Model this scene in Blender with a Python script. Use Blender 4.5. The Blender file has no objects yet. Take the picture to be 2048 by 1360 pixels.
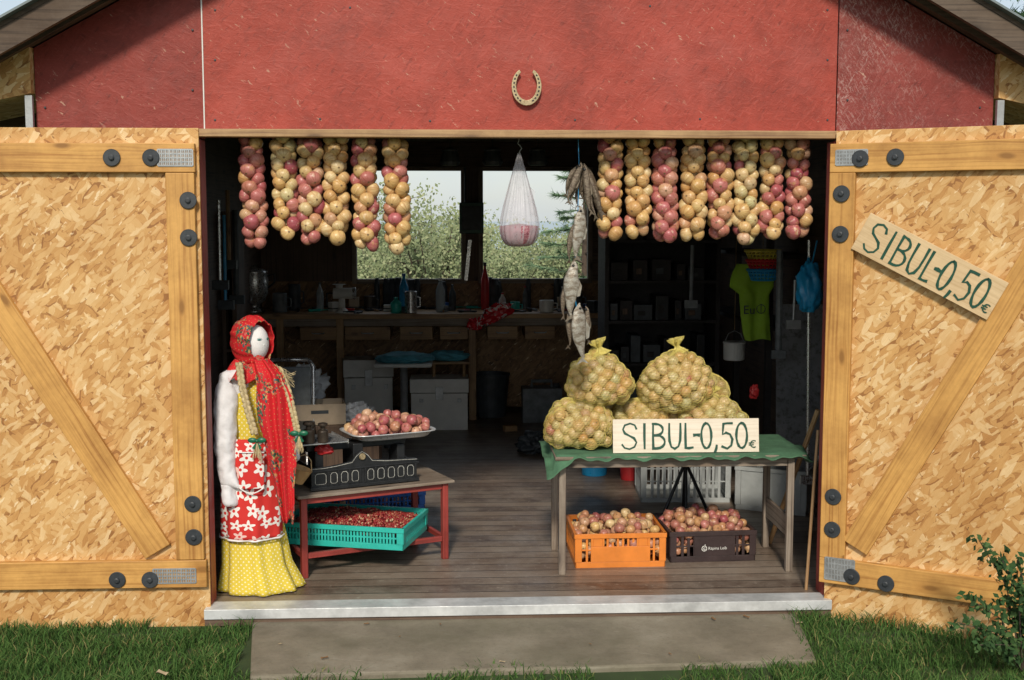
import bpy, math, random
from mathutils import Vector, Matrix, noise
random.seed(11)
R=random.random
def U(a,b): return a+(b-a)*random.random()
CH=1.65; F=2400.0; T=math.radians(5.78); A=math.radians(2.8)
CAM=Vector((0,0,CH))
FW=Vector((math.sin(A)*math.cos(T),math.cos(A)*math.cos(T),-math.sin(T)))
RT=Vector((math.cos(A),-math.sin(A),0)); UP=RT.cross(FW)
def ray(px,py): return RT*((px-1024)/F)+UP*((680-py)/F)+FW
def W(px,py,Y):
    d=ray(px,py); return CAM+d*(Y/d.y)
def G(px,py,z=0.0):
    d=ray(px,py); return CAM+d*((z-CH)/d.z)
def loc(px,py,M,y=0.0):
    I=M.inverted(); o=I@CAM; d=(I.to_3x3())@ray(px,py); p=o+d*((y-o.y)/d.y); return p.x,p.z
Tr=Matrix.Translation
def Rz(a): return Matrix.Rotation(math.radians(a),4,'Z')
def Rx(a): return Matrix.Rotation(math.radians(a),4,'X')
def Ry(a): return Matrix.Rotation(math.radians(a),4,'Y')
SC=bpy.context.scene; COL=SC.collection

# ---------------------------------------------------------------- materials
def newmat(name):
    m=bpy.data.materials.new(name); m.use_nodes=True
    nt=m.node_tree; return m,nt,nt.nodes['Principled BSDF']
def nd(nt,typ,ins=None,**pr):
    n=nt.nodes.new('ShaderNode'+typ)
    for k,v in pr.items(): setattr(n,k,v)
    if ins:
        for k,v in ins.items():
            s=n.inputs[k]
            if isinstance(v,bpy.types.NodeSocket): nt.links.new(v,s)
            else: s.default_value=v
    return n
def c4(c): return (c[0],c[1],c[2],1)
def mth(nt,op,a,b=0.0,c=0.0): return nd(nt,'Math',{0:a,1:b,2:c},operation=op).outputs[0]
def mix(nt,f,a,b,bt='MIX'):
    n=nt.nodes.new('ShaderNodeMix'); n.data_type='RGBA'; n.blend_type=bt
    for i,v in ((0,f),(6,a),(7,b)):
        if isinstance(v,bpy.types.NodeSocket): nt.links.new(v,n.inputs[i])
        else: n.inputs[i].default_value=v if i==0 else c4(v)
    return n.outputs[2]
def ramp(nt,f,stops,interp='LINEAR'):
    n=nt.nodes.new('ShaderNodeValToRGB'); nt.links.new(f,n.inputs[0]); e=n.color_ramp.elements
    n.color_ramp.interpolation=interp
    while len(e)<len(stops): e.new(0.5)
    for i,(p,c) in enumerate(stops): e[i].position=p; e[i].color=c4(c) if not isinstance(c,(int,float)) else (c,c,c,1)
    return n.outputs[0]
def uvn(nt): return nd(nt,'UVMap').outputs[0]
def objc(nt): return nd(nt,'TexCoord').outputs['Object']
def mapp(nt,v,loc_=(0,0,0),rot=(0,0,0),sc=(1,1,1)):
    if any(rot): v=nd(nt,'Mapping',{0:v,2:rot}).outputs[0]
    return nd(nt,'Mapping',{0:v,1:loc_,3:sc}).outputs[0]
def noi(nt,v,s,d=3,r=.55,dist=0): return nd(nt,'TexNoise',{'Vector':v,'Scale':s,'Detail':d,'Roughness':r,'Distortion':dist}).outputs[0]
def noic(nt,v,s,k,d=2):
    return nd(nt,'VectorMath',{0:nd(nt,'VectorMath',{0:nd(nt,'TexNoise',{'Vector':v,'Scale':s,'Detail':d}).outputs[1],1:(-.5,-.5,-.5)},operation='ADD').outputs[0],'Scale':k},operation='SCALE').outputs[0]
def vadd(nt,a,b): return nd(nt,'VectorMath',{0:a,1:b},operation='ADD').outputs[0]
def bump(nt,b,h,st=.3,di=.01):
    nt.links.new(nd(nt,'Bump',{'Height':h,'Strength':st,'Distance':di}).outputs[0],b.inputs['Normal'])
def S(nt,b,k,v):
    if isinstance(v,bpy.types.NodeSocket): nt.links.new(v,b.inputs[k])
    else: b.inputs[k].default_value=v
def simple(name,col,rough=.6,metal=0.0,var=.35,sc=9,bp=.15,alpha=1,dirt=None):
    m,nt,b=newmat(name); o=objc(nt)
    n1=noi(nt,o,sc,4,.65); dark=[x*(1-var) for x in col]; lite=[min(1,x*(1+var*.5)) for x in col]
    c=ramp(nt,n1,[(.3,dark),(.7,lite)])
    n2=noi(nt,o,sc*6,3,.7)
    if dirt: c=mix(nt,ramp(nt,n2,[(.5,0.0),(.68,1.0)]),c,dirt)
    S(nt,b,'Base Color',c); S(nt,b,'Roughness',ramp(nt,n2,[(.3,max(0,rough-.12)),(.7,min(1,rough+.12))])); S(nt,b,'Metallic',metal)
    if alpha<1: S(nt,b,'Alpha',alpha)
    if bp: bump(nt,b,n2,bp,.004)
    return m
def osb(name,stops,rough=.6,k=.92):
    m,nt,b=newmat(name); uv=uvn(nt)
    uvw=vadd(nt,vadd(nt,uv,noic(nt,uv,2.6,.05,1)),noic(nt,uv,48,.009,2))
    col=None; hgt=None
    for i,(ang,sx,sy,th) in enumerate([(25,10,30,0),(-62,11,38,.40),(94,10,30,.48),(-8,11,42,.52),(48,15,46,.56),(-33,13,36,.6),(130,20,70,.64)]):
        p=mapp(nt,uvw,(i*3.7,i*1.3,0),(0,0,math.radians(ang)),(sx*k,sy*k,1))
        v=nd(nt,'TexVoronoi',{'Vector':p,'Scale':1.0,'Randomness':1.0},voronoi_dimensions='2D')
        sp=nd(nt,'SeparateColor',{0:v.outputs['Color']})
        g=noi(nt,nd(nt,'VectorMath',{0:p,1:(.7,7,1)},operation='MULTIPLY').outputs[0],2.0,3,.7)
        f=mth(nt,'ADD',mth(nt,'MULTIPLY',sp.outputs[0],.58),mth(nt,'MULTIPLY',g,.52))
        if col is None: col=f; hgt=f
        else:
            mk=mth(nt,'GREATER_THAN',sp.outputs[1],th)
            inv=mth(nt,'SUBTRACT',1.0,mk)
            ed=mth(nt,'MULTIPLY',mth(nt,'GREATER_THAN',v.outputs['Distance'],.60),.20)
            col=mth(nt,'ADD',mth(nt,'MULTIPLY',col,inv),mth(nt,'MULTIPLY',mth(nt,'SUBTRACT',f,ed),mk))
            hgt=mth(nt,'ADD',mth(nt,'MULTIPLY',hgt,inv),mth(nt,'MULTIPLY',mth(nt,'ADD',f,.35),mk))
    col=ramp(nt,col,stops)
    col=mix(nt,1.0,col,ramp(nt,noi(nt,uv,1.5,6,.7),[(.3,(.76,.66,.54)),(.62,(1.03,1.02,1.0))]),'MULTIPLY')
    dk=ramp(nt,noi(nt,mapp(nt,uvw,(1,5,0),(0,0,.6),(14,46,1)),1.6,3,.7),[(.655,0.0),(.69,.8)])
    col=mix(nt,dk,col,(.20,.085,.028))
    pl=ramp(nt,noi(nt,mapp(nt,uvw,(6,2,0),(0,0,-.7),(8,30,1)),1.4,3,.6),[(.65,0.0),(.67,.75)])
    col=mix(nt,pl,col,(.86,.68,.42))
    S(nt,b,'Base Color',col); S(nt,b,'Roughness',rough); bump(nt,b,hgt,.3,.004)
    return m
def redboard(name,red,wear):
    m,nt,b=newmat(name); uv=uvn(nt); uvw=vadd(nt,uv,noic(nt,uv,6,.05,3))
    r=ramp(nt,noi(nt,uvw,3,9,.75),[(.30,[x*.66 for x in red]),(.50,red),(.72,[min(1,x*1.25+.012) for x in red])])
    st=[]
    for i,(ang,s) in enumerate(((.5,1.0),(-.9,1.2),(.05,.9))):
        st.append(noi(nt,mapp(nt,uvw,(i*4,i,0),(0,0,ang),(9*s,34*s,1)),1.6,4,.65))
    hh=mth(nt,'MAXIMUM',mth(nt,'MAXIMUM',st[0],st[1]),st[2])
    r=mix(nt,ramp(nt,hh,[(.58,0.0),(.66,.40)]),r,[x*1.35+.02 for x in red])
    r=mix(nt,ramp(nt,st[1],[(.32,.65),(.42,0.0)]),r,[x*.48 for x in red])
    r=mix(nt,ramp(nt,noi(nt,mapp(nt,uv,(2,2,0),(0,0,0),(1,1.6,1)),2.2,7,.72),[(.50,0.0),(.72,.34)]),r,[min(1,x*1.1+.07) for x in red])
    r=mix(nt,ramp(nt,noi(nt,mapp(nt,uv,(7,3,0),(0,0,.2),(2,1,1)),1.8,8,.78),[(.52,0.0),(.68,.5)]),r,[x*.42 for x in red])
    ch=mth(nt,'MULTIPLY',ramp(nt,noi(nt,mapp(nt,uvw,(3,7,0),(0,0,.7),(18,62,1)),1.0,5,.75),[(.62,0.0),(.65,1.0)]),ramp(nt,noi(nt,uv,3.1,3),[(.44,0.0),(.56,1.0)]))
    r=mix(nt,mth(nt,'MULTIPLY',ch,.75),r,(.55,.34,.24))
    if wear>.3:
        s1=ramp(nt,noi(nt,mapp(nt,uvw,(1,5,0),(0,0,1.1),(26,90,1)),1.2,7,.85),[(.52,0.0),(.58,1.0)])
        s2=ramp(nt,noi(nt,mapp(nt,uvw,(4,2,0),(0,0,-1.0),(14,60,1)),1.2,7,.8),[(.55,0.0),(.60,1.0)])
        msk=ramp(nt,noi(nt,uv,2.2,6,.7),[(.43,.0),(.60,.85)])
        r=mix(nt,mth(nt,'MULTIPLY',mth(nt,'MAXIMUM',s1,s2),msk),r,(.46,.28,.25))
    S(nt,b,'Base Color',r); S(nt,b,'Roughness',.6); bump(nt,b,hh,.6,.006)
    return m
def wood(name,col,dark,rough=.55,knots=True,sc=1.0,blot=1.0):
    m,nt,b=newmat(name); uv=uvn(nt)
    d=vadd(nt,uv,noic(nt,mapp(nt,uv,(0,0,0),(0,0,0),(2,7,1)),1.0,.03))
    g=noi(nt,mapp(nt,d,(0,0,0),(0,0,0),(1.5*sc,85*sc,1)),1.0,5,.6)
    c=ramp(nt,g,[(.32,dark),(.5,col),(.75,[min(1,x*1.15) for x in col])])
    c=mix(nt,blot,c,ramp(nt,noi(nt,uv,2.3,6,.72),[(.3,(.55,.47,.40)),(.60,(1,1,1))]),'MULTIPLY')
    if knots:
        v=nd(nt,'TexVoronoi',{'Vector':mapp(nt,d,(0,0,0),(0,0,0),(3.2,9,1)),'Scale':1.0},voronoi_dimensions='2D')
        on=mth(nt,'GREATER_THAN',nd(nt,'SeparateColor',{0:v.outputs['Color']}).outputs[0],.60)
        c=mix(nt,mth(nt,'MULTIPLY',ramp(nt,v.outputs['Distance'],[(.06,.95),(.13,0.0)]),on),c,[x*.30 for x in dark])
        c=mix(nt,mth(nt,'MULTIPLY',ramp(nt,v.outputs['Distance'],[(.12,.5),(.30,0.0)]),on),c,dark)
    S(nt,b,'Base Color',c); S(nt,b,'Roughness',rough); bump(nt,b,g,.25,.003)
    return m
def onionmat(name,stops,off=0.0):
    m,nt,b=newmat(name); uv=uvn(nt)
    r=mth(nt,'FRACT',mth(nt,'ADD',mth(nt,'ADD',nd(nt,'ObjectInfo').outputs['Random'],nd(nt,'NewGeometry').outputs['Random Per Island']),off))
    c=ramp(nt,r,stops)
    o=nd(nt,'CombineXYZ',{0:mth(nt,'MULTIPLY',r,37.0),1:mth(nt,'MULTIPLY',r,11.0)}).outputs[0]
    p=vadd(nt,uv,o)
    st=noi(nt,mapp(nt,p,(0,0,0),(0,0,0),(26,1.5,1)),1.0,3,.6)
    c=mix(nt,ramp(nt,st,[(.42,.0),(.66,.7)]),c,mix(nt,1.0,c,(.62,.42,.32),'MULTIPLY'))
    pt=noi(nt,mapp(nt,p,(0,0,0),(0,0,0),(3,2.2,1)),1.3,4,.7)
    c=mix(nt,ramp(nt,pt,[(.57,0.0),(.62,.6)]),c,(.56,.33,.14))
    c=mix(nt,ramp(nt,noi(nt,mapp(nt,p,(5,5,0),(0,0,0),(4,3,1)),1.2,3,.7),[(.62,0.0),(.66,.45)]),c,(.76,.64,.46))
    v=nd(nt,'SeparateXYZ',{0:uv}).outputs[1]
    c=mix(nt,ramp(nt,v,[(.06,1.0),(.17,0.0),(.84,0.0),(.95,1.0)]),c,(.20,.12,.06))
    S(nt,b,'Base Color',c); S(nt,b,'Roughness',.36); bump(nt,b,st,.15,.003)
    return m
M_on=onionmat('onion_skin_mixed',[(0,(.66,.42,.17)),(.25,(.72,.52,.25)),(.45,(.60,.34,.13)),(.6,(.66,.54,.28)),(.72,(.54,.22,.16)),(.88,(.46,.14,.14)),(1,(.64,.38,.20))])
M_onR=onionmat('onion_skin_red',[(0,(.46,.12,.14)),(.4,(.58,.24,.20)),(.7,(.38,.085,.11)),(.9,(.62,.34,.24)),(1,(.68,.46,.30))])
M_onY=onionmat('onion_skin_yellow',[(0,(.70,.50,.22)),(.35,(.66,.42,.16)),(.7,(.76,.60,.33)),(.9,(.60,.34,.12)),(1,(.66,.54,.27))])
M_onG=onionmat('onion_skin_pale',[(0,(.68,.60,.32)),(.5,(.72,.54,.26)),(.8,(.60,.57,.30)),(1,(.58,.33,.22))])
M_onP=onionmat('onion_skin_dry',[(0,(.60,.35,.16)),(.35,(.45,.17,.14)),(.6,(.66,.46,.25)),(1,(.36,.11,.11))])
OST=[(.14,(.34,.155,.045)),(.30,(.56,.295,.095)),(.48,(.66,.39,.145)),(.68,(.73,.48,.215)),(.93,(.85,.65,.38))]
M_osb=osb('osb_board',OST)
M_osbIn=osb('osb_board_interior',[(0,(.10,.055,.025)),(.5,(.29,.165,.075)),(1,(.46,.29,.15))])  # darkened copy of the strand board; interior gloom is put into its colour
M_red=redboard('red_painted_board',(.34,.043,.024),.15)
M_redS=redboard('eave_shaded_red_board',(.25,.031,.020),.15)  # darker copy of the red board; eave shade is put into its colour
M_redW=redboard('worn_red_painted_board',(.23,.032,.023),.85)
M_pine=wood('pine_plank',(.66,.36,.10),(.44,.20,.045))
M_pineO=wood('weathered_pine',(.46,.29,.14),(.25,.14,.07))
M_grey=wood('greyed_wood',(.30,.25,.20),(.13,.10,.08),.7)
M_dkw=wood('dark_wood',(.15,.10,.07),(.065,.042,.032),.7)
M_redw=wood('red_painted_wood',(.36,.055,.045),(.20,.04,.035),.5,False)
M_galv=simple('galvanised_steel',(.44,.46,.47),.45,.5,.3,14)
M_sill=simple('bright_galvanised_sheet',(.64,.66,.66),.4,.2,.35,7,.3)
M_steel=simple('stainless_steel',(.62,.62,.62),.3,.75,.2,10,.05)
M_blk=simple('black_iron',(.028,.03,.033),.42,.3,.4,20)
M_dark=simple('dark_clutter',(.055,.066,.075),.5,0,.5,12)
M_dark2=simple('grey_clutter',(.17,.19,.20),.5,0,.5,12)
M_rub=simple('black_rubber_washer',(.045,.052,.06),.5,.1,.4,20)
M_white=simple('white_plastic',(.74,.74,.70),.45,0,.15,6)
M_chalk=simple('white_paint_line',(.50,.50,.46),.7,0,.5,90)
M_green=simple('green_paint',(.010,.075,.045),.5,0,.3,40,.05)
M_board=wood('sign_board',(.70,.52,.30),(.60,.42,.22),.7,False,1,.5)
M_boardw=wood('whitewashed_sign_board',(.82,.74,.61),(.76,.66,.52),.7,False,1,.4)
M_teal=simple('teal_plastic',(.03,.50,.42),.38,0,.2,7)
M_orange=simple('orange_plastic',(.74,.23,.035),.4,0,.2,7)
M_dcrate=simple('dark_brown_plastic',(.045,.028,.028),.45,0,.3,9)
M_gcrate=simple('grey_plastic',(.42,.45,.45),.5,0,.2,9)
M_blue=simple('blue_plastic',(.01,.12,.48),.35,0,.2,7)
M_lblue=simple('light_blue_plastic',(.02,.32,.66),.35,0,.2,7)
M_redp=simple('red_plastic',(.56,.03,.035),.4,0,.2,7)
M_card=simple('cardboard',(.50,.40,.29),.8,0,.2,8)
M_cloth=simple('green_cloth',(.075,.18,.10),.85,0,.3,14,.3)
M_net=simple('yellow_net',(.66,.56,.16),.6,0,.25,30,0)
M_twine=simple('twine',(.35,.25,.13),.9)
M_straw=simple('straw',(.56,.45,.25),.8,0,.4,60,.5)
M_wcl=simple('white_knit_cloth',(.84,.84,.86),.95,0,.08,50,.8)
M_skinw=simple('white_linen',(.84,.83,.82),.9,0,.06,40,.3)
M_brass=simple('old_bronze',(.075,.058,.045),.4,.5,.4,20)
M_gold=simple('horseshoe_brass',(.52,.42,.25),.45,.4,.45,30,dirt=(.25,.16,.08))
M_lime=simple('lime_cloth',(.28,.48,.03),.8,0,.2,6,.3)
M_cush=simple('blue_cloth',(.10,.38,.48),.8,0,.3,12,.3)
M_yelp=simple('yellow_plastic',(.66,.56,.08),.4)
M_glass=simple('clear_bottle_plastic',(.55,.62,.65),.1,0,.1,5,0,alpha=.5)
M_bagp=simple('white_bag_plastic',(.76,.72,.77),.2,0,.15,20,.3,alpha=.34)
M_bagw=simple('crumpled_white_plastic',(.80,.82,.84),.35,0,.12,14,.2,alpha=.88)
M_roof=wood('weathered_roof_board',(.13,.095,.07),(.05,.036,.028),.8)
M_roofm=simple('grey_roof_sheet',(.20,.24,.25),.5,.3,.2,8)
M_bark=simple('bark',(.11,.08,.06),.9,0,.4,20,.5)
M_ply=simple('grey_plywood',(.22,.23,.24),.7,0,.3,5,.1,dirt=(.10,.10,.10))
def leafm(name,stops):
    m,nt,b=newmat(name); r=nd(nt,'NewGeometry').outputs['Random Per Island']
    S(nt,b,'Base Color',ramp(nt,r,stops)); S(nt,b,'Roughness',.8); b.inputs['Specular IOR Level'].default_value=.2
    return m
M_grass=leafm('grass_blades',[(0,(.03,.075,.016)),(.5,(.055,.125,.026)),(.88,(.09,.16,.04)),(1,(.26,.22,.09))])
M_leafP=leafm('hazy_shrub_leaves',[(0,(.19,.24,.12)),(.5,(.26,.31,.16)),(.85,(.33,.37,.20)),(1,(.38,.39,.23))])  # outdoor haze is put into these leaf colours: pale and close together
M_leafD=leafm('dark_leaves',[(0,(.015,.035,.015)),(.6,(.035,.08,.03)),(1,(.07,.12,.05))])
M_leafG=leafm('green_leaves',[(0,(.02,.045,.015)),(.6,(.035,.085,.025)),(1,(.08,.14,.045))])
M_leafN=leafm('soft_green_needles',[(0,(.08,.15,.08)),(.6,(.14,.24,.13)),(1,(.24,.33,.19))])
def dotsm(name,base,dot,sc=45,th=.22):
    m,nt,b=newmat(name); uv=uvn(nt)
    v=nd(nt,'TexVoronoi',{'Vector':mapp(nt,uv,(0,0,0),(0,0,.785)),'Scale':sc,'Randomness':0.0},voronoi_dimensions='2D')
    c=mix(nt,noi(nt,uv,6,3),[x*.85 for x in base],[min(1,x*1.1) for x in base])
    c=mix(nt,mth(nt,'LESS_THAN',v.outputs['Distance'],th),c,dot)
    S(nt,b,'Base Color',c); S(nt,b,'Roughness',.85); return m
M_ydot=dotsm('yellow_polka_dot_cloth',(.72,.56,.06),(.84,.78,.50),58,.20)
def flowm(name,base,fl,sc,pet,rad,rnd=.55):
    m,nt,b=newmat(name); uv=uvn(nt)
    v=nd(nt,'TexVoronoi',{'Vector':uv,'Scale':sc,'Randomness':rnd},voronoi_dimensions='2D')
    d=nd(nt,'VectorMath',{0:uv,1:v.outputs['Position']},operation='SUBTRACT').outputs[0]
    s=nd(nt,'SeparateXYZ',{0:d}); rc=nd(nt,'SeparateColor',{0:v.outputs['Color']})
    th=mth(nt,'ARCTAN2',s.outputs[1],s.outputs[0]); th=mth(nt,'ADD',th,mth(nt,'MULTIPLY',rc.outputs[2],6.0))
    p=mth(nt,'ADD',rad,mth(nt,'MULTIPLY',mth(nt,'COSINE',mth(nt,'MULTIPLY',th,pet)),rad*.38))
    mk=mth(nt,'LESS_THAN',v.outputs['Distance'],p)
    fc=ramp(nt,rc.outputs[0],fl,'CONSTANT')
    c=mix(nt,mk,base,fc)
    c=mix(nt,mth(nt,'LESS_THAN',v.outputs['Distance'],rad*.28),c,base)
    return m,nt,b,uv,c
M_apron,nt,b,uv,c=flowm('red_floral_cloth',(.62,.03,.025),[(0,(.82,.80,.76)),(.9,(.80,.55,.5))],14,5.0,.34)
S(nt,b,'Base Color',c); S(nt,b,'Roughness',.85)
M_scarf,nt,b,uv,c=flowm('red_shawl_cloth',(.54,.012,.016),[(0,(.50,.12,.10)),(.3,(.05,.12,.06)),(.5,(.48,.36,.14)),(.7,(.08,.18,.18)),(.85,(.60,.22,.14))],30,5.0,.40,.9)
f2=nd(nt,'TexVoronoi',{'Vector':uv,'Scale':75.0},voronoi_dimensions='2D'); rc=nd(nt,'SeparateColor',{0:f2.outputs['Color']})
mot=ramp(nt,rc.outputs[0],[(0,(.02,.07,.04)),(.35,(.42,.30,.10)),(.5,(.42,.02,.02)),(.75,(.05,.11,.12))],'CONSTANT')
c2=mix(nt,mth(nt,'LESS_THAN',f2.outputs['Distance'],.42),c,mot)
msk=ramp(nt,noi(nt,uv,6,3,.6),[(.50,0.0),(.53,1.0)])
c=mix(nt,msk,(.58,.012,.018),c2)
sm=mth(nt,'LESS_THAN',nd(nt,'TexVoronoi',{'Vector':uv,'Scale':50.0,'Randomness':0.3},voronoi_dimensions='2D').outputs['Distance'],.08)
c=mix(nt,sm,c,(.6,.40,.15))
S(nt,b,'Base Color',c); S(nt,b,'Roughness',.8); bump(nt,b,noi(nt,uv,25,3),.3,.004)
M_floor,nt,b=newmat('worn_floorboards'); uv=uvn(nt)
sp=nd(nt,'SeparateXYZ',{0:uv}); vv=mth(nt,'DIVIDE',sp.outputs[1],.105); fl=mth(nt,'FLOOR',vv); fr=mth(nt,'FRACT',vv)
wn=nd(nt,'TexWhiteNoise',{'W':fl},noise_dimensions='1D').outputs[0]
g=noi(nt,mapp(nt,uv,(0,0,0),(0,0,0),(1.6,70,1)),1.0,6,.65)
c=ramp(nt,mth(nt,'ADD',mth(nt,'MULTIPLY',wn,.35),mth(nt,'MULTIPLY',g,.65)),[(.2,(.07,.047,.036)),(.5,(.16,.112,.083)),(.8,(.30,.235,.18))])
c=mix(nt,ramp(nt,noi(nt,uv,2.2,7,.74),[(.42,0.0),(.64,.8)]),c,(.33,.275,.22))
c=mix(nt,ramp(nt,noi(nt,uv,26,4,.7),[(.60,0.0),(.66,.5)]),c,(.42,.36,.29))
gap=mth(nt,'LESS_THAN',fr,.07)
rib=mth(nt,'LESS_THAN',mth(nt,'FRACT',mth(nt,'MULTIPLY',vv,6.0)),.25)
c=mix(nt,mth(nt,'MULTIPLY',rib,.35),c,(.04,.03,.022)); c=mix(nt,gap,c,(.012,.009,.007))
S(nt,b,'Base Color',c); S(nt,b,'Roughness',ramp(nt,noi(nt,uv,5,4),[(.3,.28),(.7,.52)]))
bump(nt,b,mth(nt,'SUBTRACT',g,mth(nt,'ADD',mth(nt,'MULTIPLY',gap,2.0),mth(nt,'MULTIPLY',rib,.3))),.4,.004)
M_conc,nt,b=newmat('concrete'); uv=uvn(nt)
n1=noi(nt,uv,3,8,.7); n2=noi(nt,uv,60,5,.7)
c=ramp(nt,n1,[(.3,(.14,.12,.085)),(.55,(.24,.21,.155)),(.75,(.33,.30,.235))]); c=mix(nt,ramp(nt,n2,[(.55,0.0),(.75,.6)]),c,(.10,.085,.06))
c=mix(nt,ramp(nt,noi(nt,uv,1.3,6,.72),[(.45,0.0),(.7,.6)]),c,(.11,.105,.06))
c=mix(nt,ramp(nt,noi(nt,mapp(nt,uv,(0,0,0),(0,0,.3),(3,40,1)),1.0,3,.6),[(.68,0.0),(.72,.4)]),c,(.5,.47,.4))
S(nt,b,'Base Color',c); S(nt,b,'Roughness',.85); bump(nt,b,n2,.4,.004)
M_ground,nt,b=newmat('soil_and_turf'); o=objc(nt)
c=ramp(nt,noi(nt,o,2,8,.7),[(.3,(.025,.045,.014)),(.6,(.045,.075,.022)),(.8,(.09,.085,.04))]); S(nt,b,'Base Color',c); S(nt,b,'Roughness',.95)
M_sea,nt,b=newmat('sea_water'); o=objc(nt)
S(nt,b,'Base Color',(.42,.50,.54,1)); S(nt,b,'Roughness',.5); bump(nt,b,noi(nt,o,1.5,4),.3,.1)
def fishm(name,a_,b_,c_):
    m,nt,b=newmat(name); uv=uvn(nt)
    v=nd(nt,'TexVoronoi',{'Vector':mapp(nt,uv,(0,0,0),(0,0,0),(60,30,1)),'Scale':1.0},voronoi_dimensions='2D')
    c=mix(nt,v.outputs['Distance'],a_,b_); c=mix(nt,ramp(nt,noi(nt,uv,5,4),[(.42,0.0),(.62,.85)]),c,c_)
    S(nt,b,'Base Color',c); S(nt,b,'Roughness',.32); S(nt,b,'Metallic',.3); bump(nt,b,v.outputs['Distance'],.4,.002); return m
M_fish=fishm('dried_fish_skin',(.56,.54,.48),(.24,.21,.16),(.15,.105,.065))
M_fishb=fishm('brown_dried_fish_skin',(.27,.22,.16),(.11,.085,.06),(.07,.045,.03))
M_foil,nt,b=newmat('red_and_white_foil'); o=objc(nt)
c=mix(nt,ramp(nt,noi(nt,o,14,3,.6,1.0),[(.53,0.0),(.56,1.0)]),(.66,.02,.03),(.80,.66,.64)); S(nt,b,'Base Color',c); S(nt,b,'Roughness',.25)
M_berryp=onionmat('cranberry_skin',[(0,(.20,.012,.018)),(.4,(.36,.03,.035)),(.7,(.26,.015,.02)),(.88,(.50,.16,.10)),(1,(.60,.45,.28))])

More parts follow.
